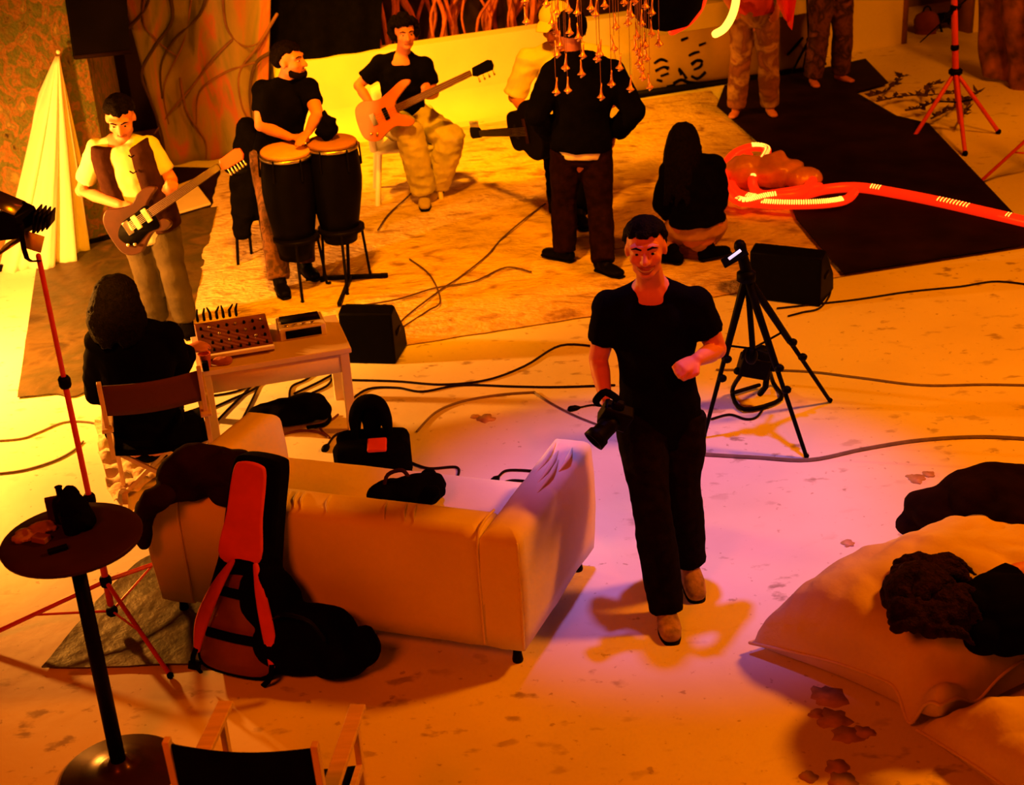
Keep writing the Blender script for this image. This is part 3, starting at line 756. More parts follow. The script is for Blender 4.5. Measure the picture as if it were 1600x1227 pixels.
# 1 walking photographer
J = dict(head=A(1009, 388, 5.45), neck=A(1017, 440, 5.53), sh1=A(952, 480, 5.58), sh2=A(1087, 474, 5.52), el1=A(935, 562, 5.62), wr1=A(945, 618, 5.47),
         el2=A(1120, 546, 5.55), wr2=A(1090, 562, 5.34), hp1=A(1000, 652, 5.58), hp2=A(1064, 652, 5.60), kn1=A(1018, 796, 5.36), kn2=A(1066, 772, 5.52),
         an1=G(1040, 938, 0.10), an2=G(1076, 866, 0.15), to1=(0.02, -1, -0.12), to2=(0.1, -1, -0.45), face=(-0.16, -1, 0.06), hup=(-0.06, 0, 1), hk=0.95)
person('smiling man in black t-shirt and jeans walking toward the camera', J, 1.0, 0.010, SKIN, BLACKCLOTH, DARKDENIM, mat('tan_shoe', (0.30, 0.20, 0.10), 0.8, 0.5, 25, 0.3, 40), 0.62, 0.020, 0.022, 'short', None, True, True, False,
       dict(d=(0.12, -0.25, -1), n=(0.8, -0.3, 0.0), curl=0.95, thumb=1), dict(d=(-0.75, -0.5, -0.1), n=(-0.2, 0.3, -0.9), curl=1.25, thumb=1), hem=-0.10, cuff=1.12)
# camera in his hand
cb = A(954, 640, 5.33)
ct = thing('photo_camera', 'black photo camera with lens hanging from the walking man\'s hand', 'camera', cb - V((0, 0, 0.12)))
Rc = Matrix.Rotation(math.radians(25), 3, 'Y') @ Matrix.Rotation(math.radians(20), 3, 'X')
part('camera_body', MB().box(cb + V((0.02, 0, -0.03)), (0.13, 0.07, 0.10), Rc).box(cb + Rc @ V((0.02, 0, 0.035)), (0.06, 0.05, 0.05), Rc, 0.7), BLACKPLAST, ct, bevel=0.01)
lx = Rc @ V((-0.45, -0.7, -0.55)).normalized()
part('lens', MB().lathe([(0.036, 0), (0.040, 0.03), (0.040, 0.08), (0.048, 0.09), (0.050, 0.125), (0.040, 0.125), (0.036, 0.11)], cb + V((0.01, -0.02, -0.04)), lx), BLACKPLAST, ct)
part('grip_strap', MB().tube([cb + V((-0.05, 0, 0.02)), cb + V((-0.06, -0.03, 0.06)), cb + V((-0.02, -0.04, 0.10)), cb + V((0.04, -0.01, 0.04))], (0.016, 0.004), 8, smooth=4), BLACKCLOTH, ct)

# 2 standing guitarist
Yg = 8.95
J = dict(head=A(188, 184, Yg - 0.1), neck=A(192, 217, Yg), sh1=A(152, 234, Yg), sh2=A(232, 230, Yg), el1=A(127, 298, Yg + 0.05), wr1=A(188, 320, Yg - 0.2),
         el2=A(268, 282, Yg - 0.02), wr2=A(266, 306, Yg - 0.24), hp1=A(214, 358, Yg), hp2=A(254, 354, Yg), kn1=A(230, 432, Yg - 0.08), kn2=A(272, 430, Yg - 0.1),
         an1=G(246, 497, 0.10), an2=G(290, 498, 0.10), to1=(-0.15, -1, 0), to2=(0.3, -1, 0), face=(0.08, -0.9, -0.38), hk=1.06)
person('guitarist in a brown vest over a pale tee standing on the tarp', J, 0.98, 0.012, SKIN, mat('pale_tee', (0.66, 0.62, 0.42), 0.9, 0.1, 8, 0.1, 30), mat('faded_jeans', (0.048, 0.034, 0.014), 0.9, 0.35, 7, 0.2, 60), BLACKCLOTH, 0.75, 0.022, 0.024, 'short', None, True, False, False,
       dict(d=(0.85, -0.35, -0.25), n=(0.1, 0.9, -0.3), curl=0.7, thumb=-1), dict(d=(0.3, -0.4, 0.6), n=(-0.3, 0.8, 0.3), curl=1.1, thumb=1), hem=-0.08, vest=BROWNCLOTH)
for k_, pts in enumerate(([(201, 243), (205, 246), (209, 243)], [(203, 268), (208, 271), (213, 268)])):
    pr = [o for o in bpy.data.objects if o.get('label', '').startswith('guitarist in a brown vest')][0]
    part('shirt_print', MB().tube([A(x, y, Yg - .165) for x, y in pts], (.008, .004), 6), BLACKCLOTH, pr)

# 3 drummer
Yd = 9.8
J = dict(head=A(453, 95, Yd - 0.05), neck=A(445, 128, Yd), sh1=A(410, 142, Yd + 0.08), sh2=A(482, 139, Yd - 0.1), el1=A(407, 196, Yd - 0.02), wr1=A(452, 214, Yd - 0.27),
         el2=A(496, 178, Yd - 0.28), wr2=A(482, 206, Yd - 0.30), hp1=A(414, 240, Yd + 0.05), hp2=A(456, 240, Yd - 0.02), kn1=A(424, 332, Yd - 0.12), kn2=A(468, 330, Yd + 0.05),
         an1=G(436, 436, 0.135), an2=G(476, 410, 0.135), to1=(0.35, -1, 0), to2=(0.5, -0.9, 0), face=(0.93, -0.35, 0.10), hk=1.02)
CAMO = paint_mat('patterned_trousers', [(0.03, 0.015, 0.01), (0.16, 0.07, 0.04), (0.05, 0.025, 0.02), (0.22, 0.10, 0.05)], 14, 4, 0.9, 0.2, 40)
person('bearded drummer in black t-shirt and patterned trousers behind the congas', J, 1.0, 0.012, SKIN, BLACKCLOTH, CAMO, BLACKPLAST, 0.6, 0.022, 0.024, 'short', None, True, False, True,
       dict(d=(0.8, -0.5, 0.05), n=(0, 0.1, -1), curl=0.3, thumb=1), dict(d=(-0.35, -0.8, -0.2), n=(0, 0, -1), curl=0.3, thumb=-1))

# 4 seated bassist
Yb = 11.5
J = dict(head=A(632, 52, Yb - 0.1), neck=A(630, 84, Yb), sh1=A(594, 102, Yb), sh2=A(662, 104, Yb - 0.02), el1=A(560, 134, Yb - 0.02), wr1=A(580, 164, Yb - 0.26),
         el2=A(678, 146, Yb - 0.1), wr2=A(668, 150, Yb - 0.36), hp1=A(612, 190, Yb + 0.1), hp2=A(650, 188, Yb + 0.1), kn1=A(640, 206, Yb - 0.32), kn2=A(706, 214, Yb - 0.2),
         an1=G(662, 300, 0.135), an2=G(682, 290, 0.13), to1=(0.05, -1, -0.1), to2=(-0.5, -0.9, -0.2), face=(0.28, -0.95, 0.02), hk=1.0)
person('seated bassist in black jacket and pale loose trousers', J, 1.0, 0.013, SKIN, BLACKCLOTH, mat('khaki_cloth', (0.52, 0.48, 0.24), 0.9, 0.2, 8, 0.3, 20), mat('pale_shoe', (0.45, 0.36, 0.22), 0.7), 0.7, 0.028, 0.045, 'curly', None, True, False, False,
       dict(d=(0.55, -0.3, -0.6), n=(0.1, 1, 0), curl=0.6, thumb=-1), dict(d=(0.1, -0.5, 0.7), n=(-0.6, 0.5, 0.2), curl=1.1, thumb=1), hem=-0.02, wr=0.012, topname='jacket')

# 5 guitarist in white cap
Yc = 10.75
J = dict(head=A(868, 40, Yc - 0.06), neck=A(880, 66, Yc + 0.02), sh1=A(826, 94, Yc), sh2=A(942, 92, Yc + 0.05), el1=A(803, 152, Yc), wr1=A(834, 184, Yc - 0.26),
         el2=A(955, 160, Yc), wr2=A(900, 184, Yc - 0.25), hp1=A(868, 212, Yc), hp2=A(912, 212, Yc), kn1=A(872, 275, Yc - 0.04), kn2=A(908, 278, Yc - 0.04),
         an1=G(876, 332, 0.135), an2=G(904, 330, 0.135), to1=(-0.2, -1, 0), to2=(0.2, -1, 0), face=(-0.5, -0.75, -0.35), hk=1.05)
capman, hd = person('man in white cap and loose white shirt behind the man in black', J, 1.08, 0.013, SKIN, WHITECLOTH, BLACKCLOTH, BLACKPLAST, 0.95, 0.040, 0.024, 'short', None, True, False, False,
       dict(d=(0.5, -0.4, -0.6), n=(0.1, 1, 0), curl=0.6, thumb=-1), dict(d=(-0.6, -0.5, 0.2), n=(0, 1, 0), curl=0.8, thumb=1), hem=-0.12, wr=0.012, topname='shirt')
b = MB(); hd.ball(b, (0, -0.02, 0.075), (0.095, 0.112, 0.075), 20, 12)
cpo = part('cap', b, WHITECLOTH, capman)
b = MB(); b.tube([hd.p(0, 0.05, 0.075), hd.p(0, 0.12, 0.072), hd.p(0, 0.165, 0.058)], [(0.075, 0.012), (0.07, 0.008), (0.05, 0.006)], 14, lat=hd.R @ V((1, 0, 0)))
part('cap_brim', b, WHITECLOTH, cpo)

# 6 man in black seen from behind
Yk = 9.7
J = dict(head=A(893, 48, Yk), neck=A(898, 92, Yk + 0.02), sh1=A(866, 116, Yk), sh2=A(956, 116, Yk), el1=A(838, 180, Yk - 0.06), wr1=A(864, 212, Yk + 0.10),
         el2=A(990, 174, Yk - 0.06), wr2=A(960, 208, Yk + 0.08), hp1=A(886, 236, Yk), hp2=A(930, 236, Yk), kn1=A(881, 318, Yk + 0.03), kn2=A(938, 328, Yk - 0.06),
         an1=G(882, 388, 0.135), an2=G(942, 406, 0.135), to1=(-0.75, 0.65, 0), to2=(0.3, -0.4, 0), face=(-0.05, 1, -0.05), hk=1.05)
person('man in black jumper and brown trousers seen from behind, hands on hips', J, 1.02, 0.012, SKIN2, BLACKCLOTH, mat('dark_brown_denim', (0.011, 0.0032, 0.0032), 0.9, 0.4, 20, 0.2, 60), BLACKPLAST, 1.9, 0.052, 0.026, 'short', None, False, False, False,
       dict(d=(0.5, 0.2, -0.6), n=(0.6, 0.3, 0), curl=0.5, thumb=1), dict(d=(-0.2, -0.2, -0.9), n=(-0.6, 0, 0), curl=0.4, thumb=-1), hem=0.05, wr=0.006, topname='jumper', cuff=1.05, hood=True, undershirt=WHITECLOTH)

# 7 long-haired person sitting on the rug
Ys = 9.55
J = dict(head=A(1068, 222, Ys + 0.06), neck=A(1076, 254, Ys + 0.02), sh1=A(1050, 268, Ys + 0.04), sh2=A(1114, 262, Ys), el1=A(1036, 318, Ys + 0.08), wr1=A(1058, 342, Ys + 0.28),
         el2=A(1122, 312, Ys + 0.02), wr2=A(1105, 335, Ys + 0.26), hp1=A(1068, 356, Ys + 0.0), hp2=A(1112, 350, Ys), kn1=A(1040, 368, Ys + 0.42), kn2=A(1116, 356, Ys + 0.44),
         an1=G(1052, 392, 0.135), an2=G(1106, 386, 0.135), to1=(-0.6, 0.5, 0), to2=(0.8, 0.4, 0), face=(0.3, 0.95, -0.12), hk=1.05)
person('long-haired person in black sitting on the rug, seen from behind', J, 0.97, 0.012, SKIN, BLACKCLOTH, mat('pale_shorts', (0.40, 0.20, 0.12), 0.9, 0.1, 8), BLACKCLOTH, 1.85, 0.045, 0.02, 'long', None, False, False, False, hem=0.04, wr=0.010, topname='jumper', cuff=0.4, bottomname='shorts', hood=True)

# 8 person at the mixing table
Ym = 6.66
J = dict(head=A(186, 474, Ym + 0.02), neck=A(196, 512, Ym), sh1=A(158, 536, Ym), sh2=A(262, 528, Ym + 0.05), el1=A(150, 612, Ym + 0.12), wr1=A(190, 625, Ym + 0.36),
         el2=A(278, 572, Ym + 0.2), wr2=A(292, 548, Ym + 0.42), hp1=A(198, 672, Ym - 0.02), hp2=A(252, 665, Ym), kn1=A(190, 640, Ym + 0.42), kn2=A(262, 632, Ym + 0.45),
         an1=G(214, 700, 0.10), an2=G(262, 690, 0.10), to1=(0.1, 1, 0), to2=(0.3, 1, 0), face=(0.38, 0.9, -0.2), hk=1.10)
person('person in black with bobbed hair seated at the mixing table, seen from behind', J, 1.0, 0.012, SKIN, BLACKCLOTH, BLACKCLOTH, BLACKPLAST, 1.8, 0.030, 0.024, 'bob', None, False, False, False,
       None, dict(d=(0.6, 0.6, 0.1), n=(0, 0.1, -1), curl=0.6, thumb=-1), hem=-0.06, wr=0.008, topname='jumper', hood=True)

# 9 two people standing by the back wall, heads above the frame
def standing(label, c, yaw, s, **kw):
    R_ = rotz(yaw); c = V(c)
    f = lambda x, y, z: c + R_ @ V((x * s, y * s, z * s))
    j = dict(head=f(0, 0.02, 1.62), neck=f(0, -0.02, 1.45), sh1=f(-0.18, 0, 1.40), sh2=f(0.18, 0, 1.40), el1=f(-0.27, 0.0, 1.13), wr1=f(-0.2, 0.2, 1.0), el2=f(0.27, 0, 1.13), wr2=f(0.2, 0.2, 1.02),
             hp1=f(-0.095, 0, 0.90), hp2=f(0.095, 0, 0.90), kn1=f(-0.13, 0.03, 0.49), kn2=f(0.12, 0.04, 0.49), an1=f(-0.15, -0.02, 0.09), an2=f(0.15, 0, 0.09), to1=R_ @ V((-0.25, 1, 0)), to2=R_ @ V((0.25, 1, 0)), face=R_ @ V((0, 1, 0)))
    return person(label, j, s, 0.013, **kw)
PAT = paint_mat('pale_patterned_cloth', [(0.10, 0.03, 0.02), (0.30, 0.12, 0.06), (0.16, 0.06, 0.04), (0.42, 0.26, 0.10), (0.24, 0.08, 0.05)], 5, 3, 0.9, 0.2, 30)
PAT2 = paint_mat('brown_patterned_cloth', [(0.015, 0.006, 0.006), (0.12, 0.04, 0.025), (0.02, 0.008, 0.008), (0.20, 0.07, 0.04)], 7, 4, 0.9, 0.2, 30)
g1 = (G(1150, 182) + G(1203, 190)) / 2; g2 = (G(1272, 132) + G(1312, 140)) / 2
standing('person in pale patterned trousers standing barefoot by the painted board', (g1.x, g1.y, 0.03), math.radians(170), 1.03, skin=SKIN, top=REDCLOTH, bottom=PAT, shoe=None, barefoot=True, tloose=0.030, smile=False)
standing('person in dark brown patterned trousers standing barefoot behind the black mat', (g2.x, g2.y, 0.03), math.radians(195), 1.05, skin=SKIN2, top=mat('plum_cloth', (0.06, 0.015, 0.02), 0.9), bottom=PAT2, shoe=None, barefoot=True, tloose=0.034, smile=False)

# ================================================================== INSTRUMENTS
def outline(pts, k=5):
    P = [V((p[0], p[1], 0)) for p in pts]; n = len(P); out = []
    for i in range(n):
        p0, p1, p2, p3 = P[i - 1], P[i], P[(i + 1) % n], P[(i + 2) % n]
        for j in range(k):
            t = j / k
            q = 0.5 * ((2 * p1) + (p2 - p0) * t + (2 * p0 - 5 * p1 + 4 * p2 - p3) * t * t + (3 * p1 - p0 - 3 * p2 + p3) * t ** 3); out.append((q.x, q.y))
    return out
def guitar(name, label, c, end, normal, body_m, guard_m, neck_m, head_m, kind='electric', scale=1.0, base_z=None, nstr=6):
    """c: bridge centre, end: tip of the headstock"""
    c = V(c); end = V(end); ex = (end - c); L = ex.length; ex.normalize(); ez = V(normal); ez = (ez - ex * ez.dot(ex)).normalized(); ey = ez.cross(ex)
    t = thing(name, label, 'guitar', c - V((0, 0, 0.2)))
    k = scale
    if kind == 'electric':
        o = [(-.17, -.02), (-.15, -.12), (-.06, -.165), (.03, -.125), (.09, -.105), (.16, -.135), (.215, -.12), (.20, -.075), (.15, -.05), (.14, .04), (.20, .08), (.26, .105), (.22, .14), (.14, .14), (.07, .11), (-.01, .13), (-.09, .165), (-.155, .11)]
    elif kind == 'bass':
        o = [(-.16, 0), (-.15, -.10), (-.07, -.15), (.03, -.12), (.10, -.11), (.19, -.15), (.235, -.13), (.20, -.07), (.16, -.04), (.16, .04), (.24, .09), (.33, .135), (.27, .165), (.14, .13), (.05, .115), (-.05, .15), (-.13, .12)]
    else:
        o = [(-.20, 0), (-.18, -.12), (-.09, -.19), (.02, -.175), (.10, -.125), (.18, -.13), (.245, -.10), (.265, 0), (.245, .10), (.18, .13), (.10, .125), (.02, .175), (-.09, .19), (-.18, .12)]
    th = 0.10 if kind == 'acoustic' else 0.042
    pol = [(x * k, y * k) for x, y in outline(o)]
    part('guitar_body', MB().prism(pol, c - ez * th, ex, ey, ez, th), body_m, t, bevel=0.010)
    nk = 0.20 * k if kind != 'acoustic' else 0.26 * k
    hl = 0.17 * k; nend = L - hl
    part('neck', MB().prism([(nk - .05, -.029 * k), (nend, -.022 * k), (nend, .022 * k), (nk - .05, .029 * k)], c - ez * 0.008, ex, ey, ez, 0.026), neck_m, t, bevel=0.006)
    hp = [(nend, -.024), (nend + .03, -.04), (L - .02, -.045), (L, -.02), (L, .02), (L - .03, .035), (nend + .02, .03)]
    hs = part('headstock', MB().prism([(x, y * k) for x, y in hp], c - ez * 0.008, ex, ey, ez, 0.018), head_m, t, bevel=0.004)
    for i in range(nstr):
        x = nend + 0.035 + i * (hl - 0.06) / max(nstr - 1, 1)
        q = c + ex * x + ey * (-.058 * k)
        part('tuner', MB().tube([q + ey * .02 * k, q - ey * .004 * k, q - ey * 0.02 * k], [0.004, 0.005, 0.009], 6), STEEL, hs)
    if guard_m:
        g = [(-.12, -.02), (-.06, -.11), (.06, -.09), (.14, -.10), (.16, -.03), (.15, .05), (.06, .05), (-.05, .045)]
        part('pickguard', MB().prism([(x * k, y * k) for x, y in outline(g)], c, ex, ey, ez, 0.004), guard_m, t)
    if kind != 'acoustic':
        for x in ((0.035, 0.115) if kind == 'electric' else (0.07,)):
            part('pickup', MB().box(c + ex * x * k + ez * 0.008, (0.034 * k, 0.088 * k, 0.014), Matrix((ex, ey, ez)).transposed()), WHITEPLAST if kind == 'electric' else BLACKPLAST, t, bevel=0.003)
        for x, y in ((-.09, -.085), (-.05, -.105)):
            part('knob', MB().lathe([(0.011, 0), (0.011, 0.015), (0.008, 0.018)], c + ex * x * k + ey * y * k + ez * 0.003, ez, 12), STEEL, t)
        part('bridge', MB().box(c - ex * 0.03 * k + ez * 0.008, (0.04 * k, 0.085 * k, 0.014), Matrix((ex, ey, ez)).transposed()), STEEL, t, bevel=0.002)
    else:
        part('sound_hole', MB().lathe([(0.05 * k, 0), (0.05 * k, 0.002)], c + ex * 0.13 * k, ez, 24), BLACKMETAL, t)
        part('bridge', MB().box(c + ez * 0.006, (0.03 * k, 0.16 * k, 0.012), Matrix((ex, ey, ez)).transposed()), BROWNCLOTH, t, bevel=0.003)
    ns = MB()
    for i in range(nstr):
        y = (-.5 + i / (nstr - 1)) * 0.036 * k
        ns.tube([c - ex * 0.02 * k + ey * y * 1.4 + ez * 0.018, c + ex * nend + ey * y + ez * 0.020], 0.0012, 4)
    part('strings', ns, STEEL, t)
    return t, ex, ey, ez
# electric guitar: bridge near the hand, neck up to the right
gc = A(207, 352, Yg - 0.32); ge = A(378, 236, Yg - 0.34)
gt, ex, ey, ez = guitar('electric_guitar', 'brown electric guitar with black pickguard played by the man in the vest', gc, ge, (-0.1, -1, 0.25), mat('guitar_brown', (0.042, 0.009, 0.006), 0.4, 0.4, 6), BLACKPLAST, mat('dark_neck', (0.05, 0.012, 0.009), 0.5), mat('head_red', (0.60, 0.10, 0.05), 0.4), 'electric', 1.02)
bc = A(590, 184, Yb - 0.45); be = A(770, 98, Yb - 0.55)
guitar('bass_guitar', 'orange wooden bass guitar on the seated man\'s lap', bc, be, (-0.1, -1, 0.28), mat('bass_orange', (0.62, 0.17, 0.08), 0.35, 0.15, 4), None, mat('bass_neck', (0.07, 0.02, 0.015), 0.5), BLACKPLAST, 'bass', 1.08, nstr=4)
ac = A(836, 204, Yc - 0.38); ae = A(738, 209, Yc - 0.05); axd = (ae - ac).normalized()
guitar('acoustic_guitar', 'black acoustic guitar held by the man in the white cap', A(822, 205, Yc - 0.42), A(736, 209, Yc + 0.42), (-0.25, -1, 0.15), mat('acoustic_black', (0.002, 0.0014, 0.0014), 0.6, 0.3, 6), None, BLACKMETAL, BLACKMETAL, 'acoustic', 1.15)

# congas
def conga(label, topc, h, tilt, skin_m):
    t = thing('conga', label, 'drum', topc - V((0, 0, h)), 'pair of congas on stands')
    prof = [(0.115, -h), (0.125, -h + 0.06), (0.150, -h * .72), (0.178, -h * .48), (0.185, -h * .36), (0.180, -h * .18), (0.166, -0.03), (0.160, 0.0)]
    ax = V(tilt).normalized()
    shl = part('shell', MB().lathe([(r, z) for r, z in prof], topc, ax, 28), mat('conga_black', (0.002, 0.0014, 0.0014), 0.45, 0.3, 10, spec=0.06), t)
    part('drum_head', MB().lathe([(0.168, -0.012), (0.170, 0.004), (0.162, 0.012), (0.05, 0.014)], topc, ax, 28), skin_m, t)
    x = ax.orthogonal().normalized(); y = ax.cross(x)
    part('rim', MB().lathe([(0.168, -0.035), (0.180, -0.035), (0.180, -0.015), (0.168, -0.015)], topc, ax, 28), STEEL, t)
    for i in range(6):
        a = i * math.pi / 3 + 0.4; d = x * math.cos(a) + y * math.sin(a)
        part('lug', MB().tube([topc + d * 0.180 - ax * 0.02, topc + d * 0.186 - ax * 0.10, topc + d * 0.184 - ax * 0.16], [0.007, 0.006, 0.010], 6), BLACKMETAL, shl)
    return t
HEADM = mat('drum_skin', (0.66, 0.32, 0.20), 0.6, 0.15, 8)
c1 = A(446, 236, 9.42); c2 = A(518, 222, 9.50)
conga('black conga with bright skin nearest the drummer, the left of the pair', c1, 0.76, (0.03, -0.05, 1), HEADM)
conga('black conga with a dark pouch on top, the right of the pair', c2, 0.70, (0.02, -0.03, 1), mat('drum_skin_dark', (0.30, 0.13, 0.09), 0.6))
for cc, lab in ((c1, 'thin black stand under the left conga'), (c2, 'thin black cross-footed stand under the right conga')):
    h0 = cc.z - 0.62
    t = thing('conga_stand', lab, 'stand', (cc.x, cc.y, 0.03))
    part('ring', MB().lathe([(0.150, h0 + 0.0), (0.162, h0), (0.162, h0 + 0.025), (0.150, h0 + 0.025)], (cc.x, cc.y, 0), (0, 0, 1), 24), BLACKMETAL, t)
    for i in range(3):
        a = 0.6 + i * 2.094; d = V((math.cos(a), math.sin(a), 0))
        part('leg', MB().tube([V((cc.x, cc.y, h0 + 0.012)) + d * 0.155, V((cc.x, cc.y, 0.05)) + d * 0.19, V((cc.x, cc.y, 0.045)) + d * 0.21], [0.010, 0.010, 0.014], 8), BLACKMETAL, t)
bs = MB(); p0 = G(545, 438, 0.05)
t = thing('stand_base', 'flat black cross-shaped foot on the rug before the congas', 'stand', (p0.x, p0.y, 0.03))
for a, b_ in (((478, 436), (606, 430)), ((548, 432), (530, 476))):
    part('foot_bar', MB().bar(G(*a, 0.05), G(*b_, 0.05), 0.028, 0.03), BLACKMETAL, t, bevel=0.004)
part('post', MB().tube([p0, A(543, 380, p0.y + 0.02)], 0.012, 8), BLACKMETAL, t)
b = MB(); pc = A(510, 203, 9.50)
b.ball(pc, (0.075, 0.06, 0.07)); b.ball(pc + V((0.02, 0, 0.05)), (0.05, 0.045, 0.05)); b.tube([pc + V((0.02, 0, 0.06)), pc + V((0.0, 0, 0.12))], [0.03, 0.012], 8)
single('pouch', fuse(b, 0.01, 2, 0.012, 14), BLACKCLOTH, 'small dark bundled pouch on the right conga', 'pouch')
# coat on a stool left of the drummer
cp = A(388, 280, 10.15); fz = 0.03
t = thing('stool', 'stool hidden under a black coat left of the drummer', 'stool', (cp.x, cp.y, fz))
part('seat', MB().lathe([(0.15, 0.70), (0.16, 0.71), (0.16, 0.74), (0.14, 0.75)], (cp.x, cp.y, fz), n=20), BLACKPLAST, t)
for i in range(4):
    a = i * math.pi / 2 + .5; part('leg', MB().tube([V((cp.x + .10 * math.cos(a), cp.y + .10 * math.sin(a), .71)), V((cp.x + .17 * math.cos(a), cp.y + .17 * math.sin(a), fz))], 0.012, 8), BLACKMETAL, t)
def drape(px, Y, th=0.08, wr=0.02):
    b = MB()
    for seg in px: b.tube([A(x, y, Y + (o if True else 0)) for x, y, o, r in seg], [(r, th * .6) for x, y, o, r in seg], 12, smooth=3)
    return fuse(b, 0.016, 3, wr, 7)
single('coat', drape([[(384, 195, 0, .06), (384, 240, -.05, .10), (382, 300, -.08, .11), (378, 365, -.08, .06)], [(395, 215, -.02, .07), (398, 280, -.06, .09), (402, 335, -.06, .05)]], 10.12), BLACKCLOTH, 'black coat draped over the stool left of the drummer', 'coat')

# white plastic chair under the bassist
def plastic_chair(c, yaw):
    R_ = rotz(yaw); f = lambda x, y, z: V(c) + R_ @ V((x, y, z))
    t = thing('plastic_chair', 'white plastic garden chair under the seated bassist', 'chair', c)
    part('seat', MB().prism(outline([(-.22, -.2), (.22, -.2), (.24, .2), (.12, .24), (-.12, .24), (-.24, .2)]), f(0, 0, .42), R_ @ V((1, 0, 0)), R_ @ V((0, 1, 0)), V((0, 0, 1)), 0.03), WHITEPLAST, t, bevel=0.01)
    g = [[f(-.22 + .44 * j / 8, -.2 - .10 * i / 6 - .05 * math.sin(math.pi * j / 8), .45 + .38 * i / 6 + (0.05 * math.sin(math.pi * j / 8) if i == 6 else 0)) for j in range(9)] for i in range(7)]
    part('backrest', MB().sheet(g, 0.02), WHITEPLAST, t)
    for sx in (-1, 1):
        part('armrest', MB().tube([f(sx * .24, -.24, .66), f(sx * .26, 0, .66), f(sx * .26, .2, .64), f(sx * .25, .22, .45)], [(.03, .012)] * 4, 8, lat=R_ @ V((1, 0, 0)), smooth=3), WHITEPLAST, t)
        for sy in (-1, 1): part('leg', MB().tube([f(sx * .21, sy * .19, .43), f(sx * .26, sy * .25, 0.0)], [(.03, .022), (.024, .018)], 8), WHITEPLAST, t)
    return t
plastic_chair((A(628, 190, 11.62).x, 11.55, 0.03), math.radians(186))

# ================================================================== FURNITURE
# ---- white sofa
SN = V((-0.014, 4.94, 0)); su = V((math.cos(math.radians(160.5)), math.sin(math.radians(160.5)), 0)); sv = V((math.cos(math.radians(66)), math.sin(math.radians(66)), 0))
SL, SD = 1.72, 0.86
def S(a, b, z): return SN + su * a + sv * b + V((0, 0, z))
sofa = thing('sofa', 'white slip-covered sofa standing with its back to the camera', 'sofa', S(SL / 2, SD / 2, 0))
def softbox(a0, a1, b0, b1, z0, z1, n=14, bul=0.012, rnd=0.05, wr=0.006, topdrop=None, hemw=0.0):
    """soft upholstered block in sofa coordinates with rounded upper edges and slight wrinkles"""
    mb = MB(); rows = []
    P = []
    # profile around: build as grid from bottom up to the top centre
    def pt(u, v, z): return S(a0 + (a1 - a0) * u, b0 + (b1 - b0) * v, z)
    ring_uv = []
    m = 16
    for i in range(m): ring_uv.append((i / m, 0))
    for i in range(m): ring_uv.append((1, i / m))
    for i in range(m): ring_uv.append((1 - i / m, 1))
    for i in range(m): ring_uv.append((0, 1 - i / m))
    ln = a1 - a0; wd = b1 - b0
    levels = [(z0, 0.0), (z0 + (z1 - z0) * .15, 0), (z0 + (z1 - z0) * .4, 0), (z0 + (z1 - z0) * .65, 0)]
    for k in range(6):
        t = k / 5 * math.pi / 2; levels.append((z1 - rnd + rnd * math.sin(t), rnd * (1 - math.cos(t))))
    for (z, ins) in levels:
        r = []
        for (u, v) in ring_uv:
            uu = u * ln; vv = v * wd
            uu = min(max(uu, ins), ln - ins); vv = min(max(vv, ins), wd - ins)
            p = S(a0 + uu, b0 + vv, z)
            f = (z - z0) / (z1 - z0)
            o = V((0, 0, 0))
            if u in (0, 1): o += su * ((1 if u == 1 else -1) * (bul * math.sin(math.pi * f)))
            if v in (0, 1): o += sv * ((1 if v == 1 else -1) * (bul * math.sin(math.pi * f)))
            w_ = wr * noise.noise(V((uu * 7, vv * 7, z * 3))) + wr * .6 * noise.noise(V((uu * 20, vv * 20, z * 5)))
            o += (p - S((a0 + a1) / 2, (b0 + b1) / 2, z)).normalized() * w_
            if z == z0 and hemw: o += V((0, 0, hemw * noise.noise(V((uu * 4, vv * 4, 1)))))
            if topdrop and z > z0 + .5 * (z1 - z0): o += V((0, 0, topdrop(uu / ln, vv / wd)))
            r.append(p + o)
        rows.append(r)
    n_ = len(ring_uv); vs = [p for r in rows for p in r]; fs = []
    for i in range(len(rows) - 1):
        for k in range(n_): fs.append((i * n_ + k, i * n_ + (k + 1) % n_, (i + 1) * n_ + (k + 1) % n_, (i + 1) * n_ + k))
    fs.append(tuple(reversed(range(n_)))); fs.append(tuple((len(rows) - 1) * n_ + k for k in range(n_)))
    return mb.add(vs, fs)
AW = 0.17
part('backrest', softbox(AW * .98, SL - AW * .98, 0.0, 0.20, 0.10, 0.655, hemw=0.02), SOFAWHITE, sofa)
part('armrest', softbox(0, AW, 0, SD, 0.10, 0.655, hemw=0.02, rnd=0.06, topdrop=lambda u, v: 0.02 * v), SOFAWHITE, sofa)
part('armrest', softbox(SL - AW, SL, 0, SD, 0.10, 0.655, hemw=0.02, rnd=0.06), SOFAWHITE, sofa)
part('base', softbox(AW, SL - AW, 0.19, SD - .02, 0.10, 0.26, rnd=0.02), SOFAWHITE, sofa)
part('seat_cushion', softbox(AW, SL - AW, 0.20, SD, 0.26, 0.42, rnd=0.05), SOFAWHITE, sofa)
